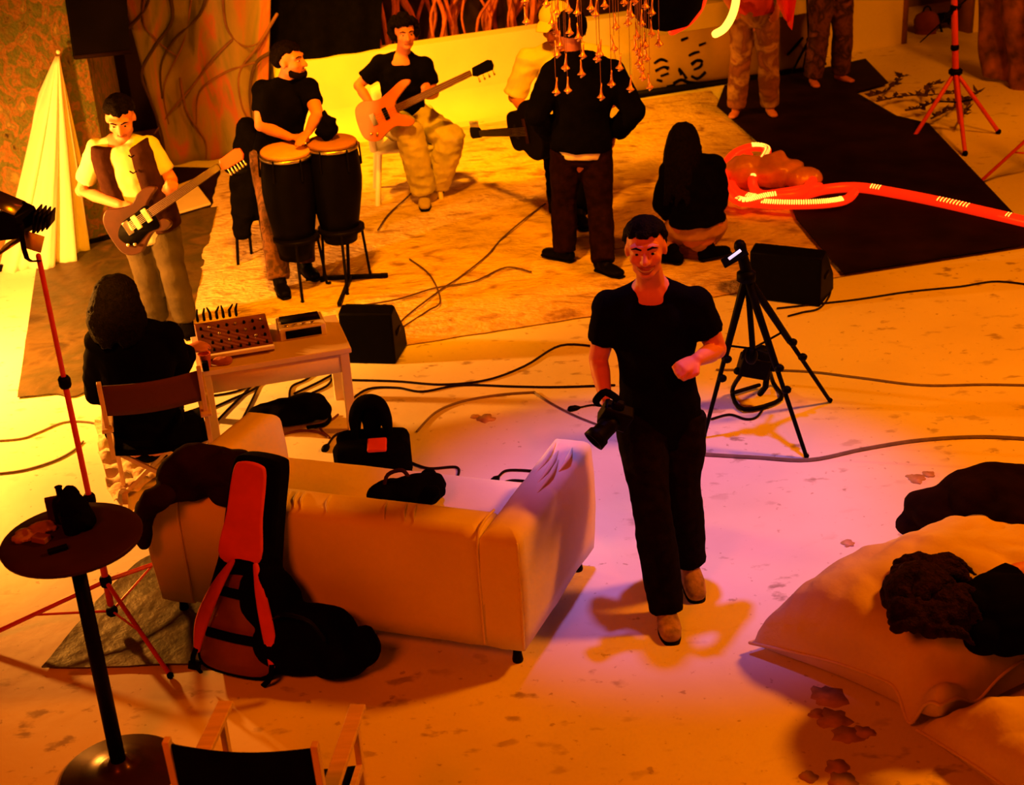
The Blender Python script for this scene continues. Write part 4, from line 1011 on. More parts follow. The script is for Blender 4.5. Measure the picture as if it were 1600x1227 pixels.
# sewn seams and pulled folds of the cover
for pts in ([(AW, -0.012, .12), (AW, -0.015, .4), (AW, -0.008, .62), (AW, 0.06, .665), (AW, 0.17, .662)], [(0.0, -0.01, .12), (-0.004, -0.012, .4), (0.004, -0.003, .62)], [(SL - AW, -0.012, .12), (SL - AW, -0.015, .4), (SL - AW, -0.006, .62), (SL - AW, .08, .664)]):
    part('seam', MB().tube([S(*p) for p in pts], 0.006, 6, smooth=4), SOFAWHITE, sofa)
for i in range(12):
    a = random.uniform(.35, 1.3); part('fold', MB().tube([S(a, 0.02, .652), S(a + .03, 0.08, .662), S(a + .05, 0.15, .658)], [0.002, 0.007, 0.002], 6, smooth=3), SOFAWHITE, sofa)
for a, b0, b1 in ((.05, .35, .62), (.08, .42, .70), (.12, .50, .78), (.03, .55, .74)):
    part('fold', MB().tube([S(a, b0, .662), S(a - .01, (b0 + b1) / 2, .672 + .01), S(a + .01, b1, .676)], [0.003, 0.011, 0.003], 6, smooth=3), SOFAWHITE, sofa)
for a, b_ in ((0.06, 0.06), (0.06, SD - .06), (SL - .06, 0.06), (SL - .06, SD - .06)):
    part('foot', MB().lathe([(0.022, 0), (0.024, 0.01), (0.018, 0.05), (0.016, 0.11)], S(a, b_, 0), n=14), BLACKMETAL, sofa)

# ---- jacket over the sofa's left arm
def clump(balls, tubes, vox=0.014, sm=3, wr=0.012, fr=8):
    b = MB()
    for c, r in balls: b.ball(c, r)
    for P, R_ in tubes: b.tube(P, R_, 12, smooth=3)
    return fuse(b, vox, sm, wr, fr)
jz = 0.70
single('jacket', clump([(G(345, 735, jz + .05), (.17, .12, .085)), (G(300, 735, jz + .06), (.13, .12, .10)), (G(290, 760, jz), (.12, .10, .05)), (G(370, 770, jz - .02), (.12, .08, .05))],
    [([G(330, 712, jz + .1), G(285, 722, jz + .12), G(262, 750, jz + .04)], [.05, .06, .05]),
     ([G(270, 765, jz), G(240, 782, jz + .01), A(222, 812, 5.42), A(226, 850, 5.40)], [(.06, .045), (.055, .04), (.045, .035), (.045, .03)])], wr=0.016), mat('dark_jacket', (0.012, 0.003, 0.004), 0.9, 0.4, 8, 0.2, 30), 'dark crumpled jacket with hanging sleeve on the sofa arm', 'jacket')

# ---- red gig bag leaning on the sofa back
gb0 = V((-1.24, 5.00, 0.03)); gb1 = A(404, 716, 5.26)
gx = (gb1 - gb0); GL = gx.length; gx.normalize(); gn = V((-0.25, -1, 0.35)); gn = (gn - gx * gn.dot(gx)).normalized(); gy = gn.cross(gx)
gig = thing('gig_bag', 'red and black guitar gig bag leaning against the sofa back', 'bag', gb0)
o = outline([(0.0, -.13), (0.0, .13), (.10, .185), (.28, .17), (.42, .145), (.52, .13), (.75, .12), (GL - .04, .11), (GL, .07), (GL, -.07), (GL - .04, -.10), (.75, -.105), (.52, -.115), (.42, -.13), (.28, -.16), (.10, -.185)])
part('bag_body', MB().prism(o, gb0 - gn * 0.12, gx, gy, gn, 0.13), BLACKCLOTH, gig, bevel=0.02)
o2 = outline([(.50, -.06), (.50, .115), (.7, .105), (GL - .06, .095), (GL - .02, .06), (GL - .02, -.02), (GL - .06, -.05), (.7, -.055)])
part('neck_panel', MB().prism(o2, gb0 + gn * 0.010, gx, gy, gn, 0.022), REDCLOTH, gig, bevel=0.01, label='red fabric panel over the neck')
o3 = outline([(0.02, -.12), (0.02, .12), (.12, .165), (.28, .14), (.42, .10), (.42, -.10), (.28, -.14), (.12, -.165)])
part('lower_panel', MB().prism(o3, gb0 + gn * 0.008, gx, gy, gn, 0.006), mat('dark_red_panel', (0.20, 0.05, 0.035), 0.8, 0.2, 8, 0.2, 20), gig)
def gp(x, y, z=0.02): return gb0 + gx * x + gy * y + gn * z
for sd in (-1, 1):
    part('shoulder_strap', MB().tube([gp(.50, sd * .05, .03), gp(.38, sd * .10, .06), gp(.22, sd * .15, .055), gp(.08, sd * .17, .03)], [(.012, .010), (.026, .012), (.030, .012), (.014, .008)], 10, lat=gy, smooth=4), REDCLOTH, gig, label='padded red shoulder strap')
    part('strap_webbing', MB().tube([gp(.10, sd * .17, .035), gp(.04, sd * .175, .05), gp(-.01, sd * .14, .03)], (.012, .004), 8, lat=gy, smooth=3), BLACKCLOTH, gig)
for x in (.49, .36, .17):
    part('cross_strap', MB().tube([gp(x, -.14 if x < .4 else -.09, .02), gp(x, 0, .034), gp(x, .14 if x < .4 else .09, .02)], (.022, .006), 8, lat=gx, smooth=3), BLACKCLOTH, gig)
part('buckle', MB().box(gp(.02, .17, .035), (.04, .05, .03), Matrix((gx, gy, gn)).transposed()), BLACKPLAST, gig, bevel=.005)
# ---- big black duffel beside it
dfl = thing('duffel_bag', 'bulky black duffel bag slumped behind the sofa beside the gig bag', 'bag', (-0.93, 5.03, 0))
base_c = V((-0.93, 5.05, 0.15))
part('bag_body', clump([(base_c, (.24, .13, .16)), (base_c + V((-.14, .06, .16)), (.13, .10, .18)), (base_c + V((.14, -.06, -.03)), (.15, .12, .11)), (base_c + V((-.16, .12, .32)), (.08, .07, .12))],
      [], 0.016, 4, 0.016, 6), BLACKCLOTH, dfl)
part('side_pocket', clump([(base_c + V((.23, -.07, -.01)), (.09, .08, .09)), (base_c + V((.25, -.10, .05)), (.06, .05, .06))], [], 0.014, 3, 0.010, 9), BLACKCLOTH, dfl)
part('handle', MB().tube([base_c + V((-.1, -.08, .17)), base_c + V((-.05, -.13, .22)), base_c + V((.05, -.15, .19)), base_c + V((.1, -.14, .09))], (.016, .005), 8, smooth=4), BLACKPLAST, dfl)
# ---- bags on and before the sofa
q = S(.60, .50, .42)
bp = thing('backpack', 'small black backpack lying on the sofa seat', 'bag', q)
part('bag_body', clump([(G(650, 768, .50), (.13, .10, .07)), (G(612, 772, .49), (.11, .08, .06)), (G(678, 758, .50), (.05, .05, .06))], [], 0.012, 3, 0.012, 10), BLACKCLOTH, bp)
part('handle', MB().tube([G(600, 762, .53), G(606, 742, .58), G(628, 735, .60), G(640, 748, .56)], (.010, .006), 8, smooth=4), BROWNCLOTH, bp)
for i in range(4): part('strap_roll', clump([(G(668 + 5 * (i % 2), 742 + i * 9, .53), (.035, .03, .022))], [], 0.01, 1), BLACKCLOTH, bp)
c5 = G(588, 752, 0)
hb = thing('camera_bag', 'black upright bag with raised padded top and red flap', 'bag', c5)
part('bag_body', MB().prism(outline([(-.17, -.12), (.17, -.12), (.185, 0), (.16, .12), (-.16, .12), (-.185, 0)], 4), c5, (1, 0, 0), (0, 1, 0), (0, 0, 1), 0.26), BLACKCLOTH, hb, bevel=0.03)
part('flap', MB().box(c5 + V((0.035, -.10, .265)), (.10, .09, .02), Matrix.Rotation(.35, 3, 'X')), REDCLOTH, hb, bevel=0.008, label='red flap')
ar = [c5 + V((-.078, .02, .24)), c5 + V((-.080, .04, .34)), c5 + V((-.055, .05, .42)), c5 + V((0, .05, .445)), c5 + V((.055, .05, .42)), c5 + V((.080, .04, .34)), c5 + V((.092, .02, .25))]
part('padded_top', MB().tube(ar, [(.04, .016)] + [(.055, .034)] * 5 + [(.026, .014)], 12, lat=V((0, 1, 0)), smooth=4), BLACKCLOTH, hb)
part('back_pad', clump([(c5 + V((0, .08, .35)), (.06, .03, .09)), (c5 + V((0, .07, .29)), (.04, .03, .09))], [], 0.012, 2), BLACKCLOTH, hb)
for sx in (-1, 1): part('clip', MB().box(c5 + V((sx * .12, -.11, .22)), (.03, .02, .05)), BLACKPLAST, hb, bevel=.004)

# ---- low white table with mixer
TH_ = 0.52
ta = G(312, 582, TH_); tb = G(546, 544, TH_); tx = (tb - ta); TL = tx.length; tx.normalize(); ty = V((-tx.y, tx.x, 0)); TDP = 0.52
def T(a, b_, z): return ta + tx * a + ty * b_ + V((0, 0, z - TH_))
RT = Matrix((tx, ty, V((0, 0, 1)))).transposed()
tab = thing('table', 'low white table carrying the mixing desk', 'table', T(TL / 2, TDP / 2, 0))
part('tabletop', MB().box(T(TL / 2, TDP / 2, TH_ - .015), (TL + .02, TDP, .03), RT), WHITELAM, tab, bevel=0.004)
part('apron', MB().box(T(TL / 2, 0.02, TH_ - .085), (TL - .02, .02, .11), RT), WHITELAM, tab)
part('apron', MB().box(T(TL / 2, TDP - .02, TH_ - .085), (TL - .02, .02, .11), RT), WHITELAM, tab)
part('apron', MB().box(T(0.02, TDP / 2, TH_ - .085), (.02, TDP - .06, .11), RT), WHITELAM, tab)
part('apron', MB().box(T(TL - .02, TDP / 2, TH_ - .085), (.02, TDP - .06, .11), RT), WHITELAM, tab)
for a in (.03, TL - .03):
    for b_ in (.03, TDP - .03): part('leg', MB().box(T(a, b_, (TH_ - .03) / 2), (.05, .05, TH_ - .03), RT), WHITELAM, tab, bevel=0.003)
mx = thing('mixing_desk', 'dark red-brown mixing desk with knobs on the low white table', 'mixer', T(.21, .30, TH_))
MIXM = mat('mixer_body', (0.16, 0.045, 0.035), 0.45, 0.2, 8)
def mixpt(u, v, h): return T(.02 + .40 * u, .12 + .34 * v, TH_ + .03 + .07 * v + h)
vs = [mixpt(0, 0, 0), mixpt(1, 0, 0), mixpt(1, 1, 0), mixpt(0, 1, 0), T(.02, .12, TH_ + .002), T(.42, .12, TH_ + .002), T(.42, .46, TH_ + .002), T(.02, .46, TH_ + .002)]
con = part('console', MB().add(vs, [(0, 1, 2, 3), (7, 6, 5, 4), (0, 4, 5, 1), (1, 5, 6, 2), (2, 6, 7, 3), (3, 7, 4, 0)]), MIXM, mx, bevel=0.006)
part('front_lip', MB().bar(mixpt(0, 0, .004) - ty * .01, mixpt(1, 0, .004) - ty * .01, .03, .02), WHITEPLAST, mx, bevel=.003)
for i in range(8):
    for j in range(3):
        p = mixpt(.08 + i * .12, .35 + j * .22, 0); part('knob', MB().lathe([(.008, 0), (.008, .012), (.006, .016)], p, (0, -.2, 1), 8), STEEL if (i + j) % 3 == 0 else BLACKPLAST, con)
    p = mixpt(.08 + i * .12, .15, 0); part('fader', MB().box(p + V((0, 0, .006)), (.012, .022, .012), RT), BLACKPLAST, con)
for i in range(7):
    p = mixpt(.06 + i * .09, 1.02, .01); part('jack', MB().tube([p, p + V((0, 0, .035)), p + V((random.uniform(-.02, .02), .03, .055))], [.009, .008, .005], 6), BLACKPLAST, mx)
dv = thing('rack_unit', 'small white-framed recorder box with dark screen on the low white table', 'recorder', T(.60, .32, TH_))
part('case', MB().box(T(.60, .34, TH_ + .035), (.26, .20, .07), RT), WHITEPLAST, dv, bevel=.006)
part('screen', MB().box(T(.60, .37, TH_ + .073), (.22, .11, .006), RT), BLACKPLAST, dv)
part('front_panel', MB().box(T(.60, .237, TH_ + .035), (.20, .01, .045), RT), BLACKPLAST, dv)
for i in range(4): part('button', MB().box(T(.51 + i * .05, .272, TH_ + .074), (.025, .018, .008), RT), STEEL, dv)
single('cup', MB().lathe([(.026, 0), (.034, .075), (.036, .08), (.031, .08), (.024, .008), (.001, .006)], T(.04, .06, TH_), n=18), mat('red_cup', (.5, .09, .05), .4), 'small reddish cup at the left corner of the low table', 'cup')
b = MB(); b.ball(T(.12, .06, TH_ + .02), (.05, .03, .02)); b.ball(T(.15, .05, TH_ + .022), (.035, .028, .022))
single('rag', fuse(b, .007, 2, .006, 25), mat('rag', (.35, .10, .06), .9), 'crumpled reddish rag on the near edge of the low table', 'rag')
single('adapter', MB().box(T(-.05, .02, TH_ + .025) + tx * .085, (.035, .05, .05), RT), BLACKPLAST, 'small black box on the left end of the low table', 'adapter', bevel=.005)

# ---- director's chairs
def director_chair(label, c, yaw, wood, cloth_back, cloth_seat, w_=.50, seat_h=.43, arm_h=.62, back_top=.86, back_h=.18, dep=.42):
    R_ = rotz(yaw); f = lambda x, y, z: V(c) + R_ @ V((x, y, z)); X = R_ @ V((1, 0, 0)); Y_ = R_ @ V((0, 1, 0)); h = w_ / 2
    t = thing('director_chair', label, 'chair', c)
    g = [[f(-h + w_ * j / 10, -dep / 2 - .02 - .02 * math.sin(math.pi * j / 10), back_top - back_h + back_h * i / 5 - .010 * math.sin(math.pi * j / 10)) for j in range(11)] for i in range(6)]
    part('backrest', MB().sheet(g, .008), cloth_back, t)
    g = [[f(-h + w_ * j / 10, -dep / 2 + dep * i / 6, seat_h - .03 * math.sin(math.pi * j / 10)) for j in range(11)] for i in range(7)]
    part('seat', MB().sheet(g, .008), cloth_seat, t)
    for sx in (-1, 1):
        part('back_post', MB().bar(f(sx * h, -dep / 2, seat_h - .02), f(sx * h, -dep / 2 - .02, back_top + .02), .022, .03, Y_), wood, t, bevel=.003)
        part('armrest', MB().bar(f(sx * h, -dep / 2 - .05, arm_h), f(sx * h, dep / 2 + .06, arm_h), .055, .02), wood, t, bevel=.004)
        part('front_post', MB().bar(f(sx * h, dep / 2, .05), f(sx * h, dep / 2, arm_h - .01), .022, .03, Y_), wood, t, bevel=.003)
        part('seat_rail', MB().bar(f(sx * h, -dep / 2, seat_h), f(sx * h, dep / 2, seat_h), .022, .03), wood, t, bevel=.003)
        part('foot_rail', MB().bar(f(sx * h, -dep / 2 - .03, .02), f(sx * h, dep / 2 + .03, .02), .03, .03), wood, t, bevel=.003)
    for y in (-dep / 2 + .05, dep / 2 - .05):
        for sx in (-1, 1): part('cross_leg', MB().bar(f(sx * h, y + sx * .012, .03), f(-sx * h, y + sx * .012, seat_h - .01), .022, .02, Y_), wood, t, bevel=.003)
    return t
pa = (V((-1.092, 3.535, 0)) + V((-0.666, 3.469, 0))) / 2
director_chair('pale wooden director\'s chair with black canvas back at the bottom edge', (pa.x + .03, pa.y + .20, 0), math.radians(-8), WHITEWOOD, BLACKCLOTH, BLACKCLOTH, .46, .44, .64, .87, .22, .42)
director_chair('director\'s chair with dark red canvas back under the person at the mixing table', (-1.80, 6.58, 0), math.radians(14), WHITEWOOD, mat('dark_red_canvas', (0.075, 0.012, 0.012), .85, .1, 6, .1, 30), BLACKCLOTH, .475, .43, .58, .81, .16, .40)

# ---- tall black bar table with litter
bt0 = V((-1.60, 4.43, 0)); BTZ = 1.05
bt = thing('bar_table', 'tall round black bar table at the lower left', 'table', bt0)
RIM = mat('dark_table_top', (0.030, 0.010, 0.010), .35, .2, 5)
part('tabletop', MB().lathe([(.235, -.022), (.248, -.018), (.252, -.006), (.248, .0), (.20, .002)], bt0 + V((-.01, .05, BTZ)), n=48), RIM, bt)
part('pole', MB().tube([bt0 + V((0, 0, .03)), bt0 + V((-.01, .05, BTZ - .02))], [.030, .027], 16, cap='flat'), BLACKMETAL, bt)
part('collar', MB().lathe([(.032, 0), (.060, .0), (.075, .04), (.08, .05)], bt0 + V((-.01, .05, BTZ - .075)), n=20), BLACKMETAL, bt)
part('base', MB().lathe([(.235, 0), (.24, .012), (.225, .024), (.16, .032), (.15, .04), (.09, .046), (.045, .06), (.035, .08)], bt0, n=48), mat('base_metal', (.05, .018, .014), .25, .2, 6, metal=.6), bt)
tp = bt0 + V((-.01, .05, BTZ))
sx_ = [('bottle', 'dark squat bottle on the bar table', 'bottle', MB().lathe([(.035, 0), (.036, .07), (.03, .09), (.012, .105), (.012, .135), (.015, .14)], tp + V((-.05, .12, .003)), n=16), BLACKPLAST),
       ('cup', 'dark cup on the bar table', 'cup', MB().lathe([(.030, 0), (.038, .08), (.034, .08), (.027, .01), (.001, .008)], tp + V((.0, .03, .003)), n=18), BLACKPLAST),
       ('cigarette_box', 'upright dark box behind the cup on the bar table', 'box', MB().box(tp + V((-.085, .135, .048)), (.058, .024, .09), rotz(.3)), BROWNCLOTH),
       ('lighter', 'small dark lighter on the bar table', 'lighter', MB().box(tp + V((-.02, -.10, .012)), (.07, .022, .016), rotz(.5)), BLACKPLAST),
       ('matchbox', 'small reddish box on the bar table', 'box', MB().box(tp + V((-.10, -.02, .014)), (.06, .04, .022), rotz(-.4)), mat('matchbox_red', (.20, .07, .04), .7))]
for nm, lb, ct_, mb_, mm in sx_: single(nm, mb_, mm, lb, ct_, bevel=.003 if nm in ('cigarette_box', 'lighter', 'matchbox') else 0)
b = MB(); b.ball(tp + V((.0, .09, .06)), (.055, .05, .06)); b.ball(tp + V((.03, .06, .035)), (.05, .05, .035)); b.ball(tp + V((-.01, .11, .11)), (.03, .03, .035))
single('cloth_bundle', fuse(b, .009, 2, .010, 22), BLACKCLOTH, 'crumpled black cloth bundle in the middle of the bar table', 'cloth')
b = MB(); b.ball(tp + V((-.15, .03, .012)), (.055, .03, .014)); b.ball(tp + V((-.11, .06, .014)), (.05, .03, .016)); b.ball(tp + V((-.17, .0, .010)), (.04, .03, .010))
single('paper_wrapper', fuse(b, .006, 1, .008, 30), mat('wrapper', (.30, .15, .08), .5, .4, 12), 'crumpled paper wrapper at the left of the bar table', 'wrapper')

# ---- light stand, its red light put into the colour, with small flood lamp, left
LB = V((-1.86, 5.46, 0)); lt = A(60, 400, 5.50)
ls = thing('light_stand', 'thin red-lit light stand with black flood lamp at the left', 'light stand', LB)
hub = A(165, 908, 5.46); mid_ = A(101, 597, 5.48); mid2 = A(140, 780, 5.47)
part('upper_pole', MB().tube([mid_, lt], .011, 10), REDLITMETAL, ls); part('middle_pole', MB().tube([mid2, mid_], .013, 10), REDLITMETAL, ls); part('lower_pole', MB().tube([hub - V((0, 0, .12)), mid2], .016, 10), REDLITMETAL, ls)
for p in (mid_, mid2, hub): part('clamp', MB().lathe([(.022, -.025), (.026, -.015), (.026, .015), (.02, .025)], p, n=14), BLACKPLAST, ls)
lowc = hub - V((0, 0, .16))
part('spreader_ring', MB().lathe([(.020, -.02), (.026, -.01), (.026, .01), (.02, .02)], lowc, n=14), BLACKPLAST, ls)
for ft in (G(-40, 1004, .015), G(266, 1056, .015), V((-1.62, 6.05, .015))):
    l = part('leg', MB().tube([hub, ft], .011, 8), REDLITMETAL, ls)
    part('brace', MB().tube([lowc, hub.lerp(ft, .55)], .006, 6), REDLITMETAL, ls)
    part('foot_cap', MB().ball(ft, .016, 8, 6), BLACKPLAST, l)
lc = A(34, 345, 5.50)
lhd = part('lamp_head', MB().prism([(-.085, -.05), (-.085, .05), (.02, .06), (.06, .03), (.06, -.03), (.02, -.06)], lc - V((.07, 0, 0)).cross(V((0, 0, 0))) + V((-.0, .07, 0)), D3(-1, .35, -.25) * -1, D3(.25, 0, -1) * -1, D3(-.35, -1, 0), .14), BLACKMETAL, ls, bevel=.006)
for dz, sgn in ((.075, 1), (-.075, -1)):
    part('barn_door', MB().box(lc + V((-.02, -.01, dz)) + V((-.03, 0, sgn * .01)), (.13, .16, .006), Matrix.Rotation(sgn * .5, 3, 'Y')), STEEL, lhd)
for i in range(4): part('cooling_fin', MB().box(lc + V((.055 + .018 * i, .02, -.005)), (.006, .12, .09 - .012 * i), Matrix.Rotation(.25, 3, 'Y')), BLACKMETAL, lhd)
part('yoke', MB().tube([lt + V((0, 0, -.02)), lt + V((-.02, -.08, .02)), lc + V((.02, -.09, 0)), lc + V((.02, -.08, .01))], (.012, .004), 8, smooth=3), BLACKMETAL, ls)
part('gel_frame', MB().box(A(52, 378, 5.46), (.075, .008, .07), Matrix.Rotation(.4, 3, 'Y')), WHITEPLAST, ls)
lens = part('lens', MB().lathe([(.05, 0), (.05, .006)], lc + V((-.09, .05, -.015)), D3(-1, .45, -.25), 20), mat('lamp_glass', (1, .8, .5), .2, emit=(1, .55, .12), estr=6), lhd)
# ---- light stand at the upper right, red light put into its colour
RB = G(1500, 205); RB = V((RB.x, RB.y, 0))
rs = thing('light_stand', 'tall red-lit light stand with black clamps at the upper right', 'light stand', RB)
def onR(x, y): return A(x, y, RB.y)
h2 = onR(1493, 112)
part('pole', MB().tube([onR(1501, 190), h2, onR(1490, -60), onR(1485, -260)], [.028, .03, .026, .022], 12), REDLITMETAL, rs)
for p, r in ((h2, .06), (onR(1492, 74), .036), (onR(1490, 12), .032)): part('clamp', MB().lathe([(r * .7, -.03), (r, -.015), (r, .015), (r * .7, .03)], p, n=16), BLACKPLAST, rs)
for fx, fy in ((1428, 214), (1560, 206), (1508, 240)):
    ft = G(fx, fy, .02); l = part('leg', MB().tube([h2, ft], .019, 8), REDLITMETAL, rs); part('foot_cap', MB().ball(ft, .026, 8, 6), BLACKPLAST, l)
    part('brace', MB().tube([onR(1498, 160), h2.lerp(ft, .45)], .008, 6), BLACKMETAL, rs)
part('boom_arm', MB().tube([onR(1438, 66), onR(1494, 14), onR(1540, -30)], [.005, .008, .008], 6), BLACKMETAL, rs)
part('boom_grip', MB().tube([onR(1480, 24), onR(1498, 10)], .024, 10), BLACKPLAST, rs)
rs2 = thing('light_stand', 'red-lit stand leg reaching in at the right edge', 'light stand', G(1640, 300))
f1 = G(1532, 284, .02); hub2 = A(1690, 140, G(1640, 300).y)
part('leg', MB().tube([f1, hub2], .014, 8), REDLITMETAL, rs2); part('leg', MB().tube([G(1700, 330, .02), hub2], .014, 8), REDLITMETAL, rs2); part('leg', MB().tube([G(1790, 262, .02), hub2], .014, 8), REDLITMETAL, rs2)
part('brace', MB().tube([f1.lerp(hub2, .33), A(1640, 242, f1.y + .2), A(1665, 240, f1.y + .1)], .008, 6), REDLITMETAL, rs2); part('pole', MB().tube([hub2, hub2 + V((0, 0, 1.4))], .018, 8), REDLITMETAL, rs2)

# ---- tripod with camera-less head
fa, fb, fc = G(1100, 682, .01), G(1260, 714, .01), G(1297, 627, .01)
ap = A(1166, 432, (fa.y + fb.y + fc.y) / 3 - .02)
tr = thing('tripod', 'black photographic tripod standing right of the walking man', 'tripod', (fa + fb + fc) / 3)
for ft in (fa, fb, fc):
    p1 = ap.lerp(ft, .04); m1 = ap.lerp(ft, .50); m2 = ap.lerp(ft, .62)
    l = part('leg', MB().tube([p1, m1], [.022, .018], 10), BLACKMETAL, tr); part('leg_tube', MB().tube([m1, ft], [.013, .011], 10), BLACKMETAL, l)
    for mm in (m1, m2): part('leg_lock', MB().ball(mm + V((.012, -.012, 0)), (.026, .024, .022), 10, 8), BLACKPLAST, l)
    part('foot_cap', MB().ball(ft + V((0, 0, .005)), .015, 8, 6), BLACKPLAST, l)
part('crown', MB().lathe([(.035, -.03), (.05, -.02), (.05, .02), (.03, .035)], ap, n=16), BLACKPLAST, tr)
low_ = A(1176, 545, ap.y - .02)
part('centre_column', MB().tube([low_, ap + V((0, 0, .06))], .016, 10), BLACKMETAL, tr)
for ft in (fa, fb, fc): part('spreader', MB().tube([low_, ap.lerp(ft, .42)], .006, 6), BLACKMETAL, tr)
hd_ = A(1160, 400, ap.y)
part('head', MB().tube([ap + V((0, 0, .03)), hd_, A(1156, 384, ap.y)], [.03, .028, .032], 12), BLACKPLAST, tr)
part('top_plate', MB().box(A(1148, 402, ap.y - .03), (.14, .07, .014), Matrix.Rotation(-.5, 3, 'Y') @ Matrix.Rotation(.25, 3, 'X')), BLACKPLAST, tr, bevel=.004)
part('lit_edge', MB().box(A(1148, 398, ap.y - .06), (.075, .008, .014), Matrix.Rotation(-.62, 3, 'Y')), mat('lit_edge_glow', (.75, .75, .8), .15, emit=(.55, .6, .85), estr=1.0), tr)  # white-lit screen edge, its brightness put in as emission
part('pan_handle', MB().tube([hd_, A(1182, 470, ap.y + .15)], [.01, .013], 8), BLACKMETAL, tr)
part('counterweight', MB().ball(A(1174, 556, ap.y - .02), (.035, .03, .05), 10, 8), BLACKPLAST, tr)
# ---- black work light on a tubular frame between the tripod legs
wl = G(1186, 636)
wk = thing('work_light', 'black work light on a bent tube frame between the tripod legs', 'work light', wl)
wy = wl.y
def WL(x, y, o=0.0): return A(x, y, wy + o)
part('frame', MB().tube([WL(1158, 585, .0), G(1144, 612, .02), G(1162, 640, .02), G(1220, 624, .02), G(1208, 598, .02), WL(1200, 570)], .013, 8, smooth=4), BLACKMETAL, wk)
part('cross_tube', MB().tube([G(1146, 614, .025), G(1186, 602, .025)], .012, 8), BLACKMETAL, wk)
part('lamp_housing', MB().box(WL(1178, 572, .02), (.17, .10, .12), Matrix.Rotation(.25, 3, 'Y')), BLACKMETAL, wk, bevel=.012)
part('reflector_back', MB().ball(WL(1190, 562, .04), (.075, .07, .085), 14, 10), BLACKPLAST, wk)
part('handle', MB().tube([WL(1160, 560), WL(1166, 545, .02), WL(1185, 548, .04)], .010, 8, smooth=3), BLACKPLAST, wk)
part('bracket', MB().tube([WL(1200, 575), WL(1196, 605), WL(1188, 615)], .018, 8), BLACKMETAL, wk)
for x, y in ((1207, 575), (1152, 580)): part('clamp_knob', MB().ball(WL(x, y), .022, 8, 6), BLACKPLAST, wk)

# ---- wedge monitors
def wedge(label, pts_front, pts_back, m):
    """closed hull from lower/upper front polygon to the back polygon"""
    n = len(pts_front); vs = pts_front + pts_back
    t = thing('stage_monitor', label, 'speaker', V((sum(p.x for p in vs) / len(vs), sum(p.y for p in vs) / len(vs), 0)), 'black wedge monitors')
    part('cabinet', MB().add(vs, [tuple(range(n)), tuple(range(2 * n - 1, n - 1, -1))] + [(i, n + i, n + (i + 1) % n, (i + 1) % n) for i in range(n)]), m, t, bevel=.012)
    return t
Yw = 8.12
def wed(label, c, yaw, w_, h, d):
    R_ = rotz(yaw); f = lambda x, y, z: V(c) + R_ @ V((x, y, z)); t = thing('stage_monitor', label, 'speaker', c)
    prof = [(-d / 2, 0), (d / 2, 0), (d / 2 - .02, h * .35), (-d * .18, h), (-d / 2, h * .93)]
    part('cabinet', MB().prism(prof, f(-w_ / 2, 0, 0), R_ @ V((0, 1, 0)), V((0, 0, 1)), R_ @ V((1, 0, 0)), w_), BLACKPLAST, t, bevel=.012)
    g0 = f(0, d * .16, h * .675); ny = (R_ @ V((0, h * .65, d * .66))).normalized()
    part('grille', MB().box(g0 + ny * .004, (w_ * .88, .012, h * .75), R_ @ Matrix.Rotation(math.atan2(d * .66, h * .65), 3, 'X')), BLACKCLOTH, t)
    for sx in (-1, 1): part('handle', MB().box(f(sx * (w_ / 2 + .002), -d * .1, h * .5), (.008, .10, .03), R_), BLACKMETAL, t)
    return t
m1 = G(580, 570); wed('black wedge monitor beside the table at the front edge of the rug', (m1.x + .02, m1.y + .16, 0), math.radians(-12), .34, .36, .30)
m2 = G(1232, 478); wed('black wedge monitor behind the tripod at the corner of the rug', (m2.x + .06, m2.y + .20, .0), math.radians(-28), .48, .36, .34)
# ---- black bag under the table
ub = G(455, 660)
t = thing('soft_bag', 'long black soft bag on the floor under the low table', 'bag', ub)
part('bag_body', clump([], [([G(402, 648, .08), G(440, 645, .09), G(485, 636, .10), G(502, 640, .08)], [(.06, .05), (.085, .075), (.095, .085), (.07, .06)])], .014, 3, .012, 8), BLACKCLOTH, t)
part('strap', MB().tube([G(500, 640, .06), G(515, 648, .03), G(510, 662, .02), G(480, 668, .03)], (.012, .005), 8, smooth=4), BLACKCLOTH, t)
# ---- crumpled pale cloth beside the seated person's chair
g = []
c1_, c2_, c3_, c4_ = G(150, 660), G(320, 690), G(175, 800), G(330, 720)
for i in range(40):
    r = []
    for j in range(40):
        u, v = j / 39, i / 39; p = c1_.lerp(c2_, u).lerp(c3_.lerp(c4_, u), v)
        p.z = .015 + .07 * abs(noise.noise(V((p.x * 5, p.y * 6, 0)))) + .05 * abs(noise.noise(V((p.x * 13, p.y * 11, 4))))
        p += V((noise.noise(p * 4), noise.noise(p * 4 + V((5, 5, 5))), 0)) * .05
        r.append(p)
    g.append(r)
single('crumpled_sheet', MB().sheet(g, .004), mat('lace_cloth', (.62, .50, .36), .9, .25, 14, .5, 30), 'crumpled pale sheet on the floor behind the seated person', 'sheet', V((-1.8, 6.4, 0)))

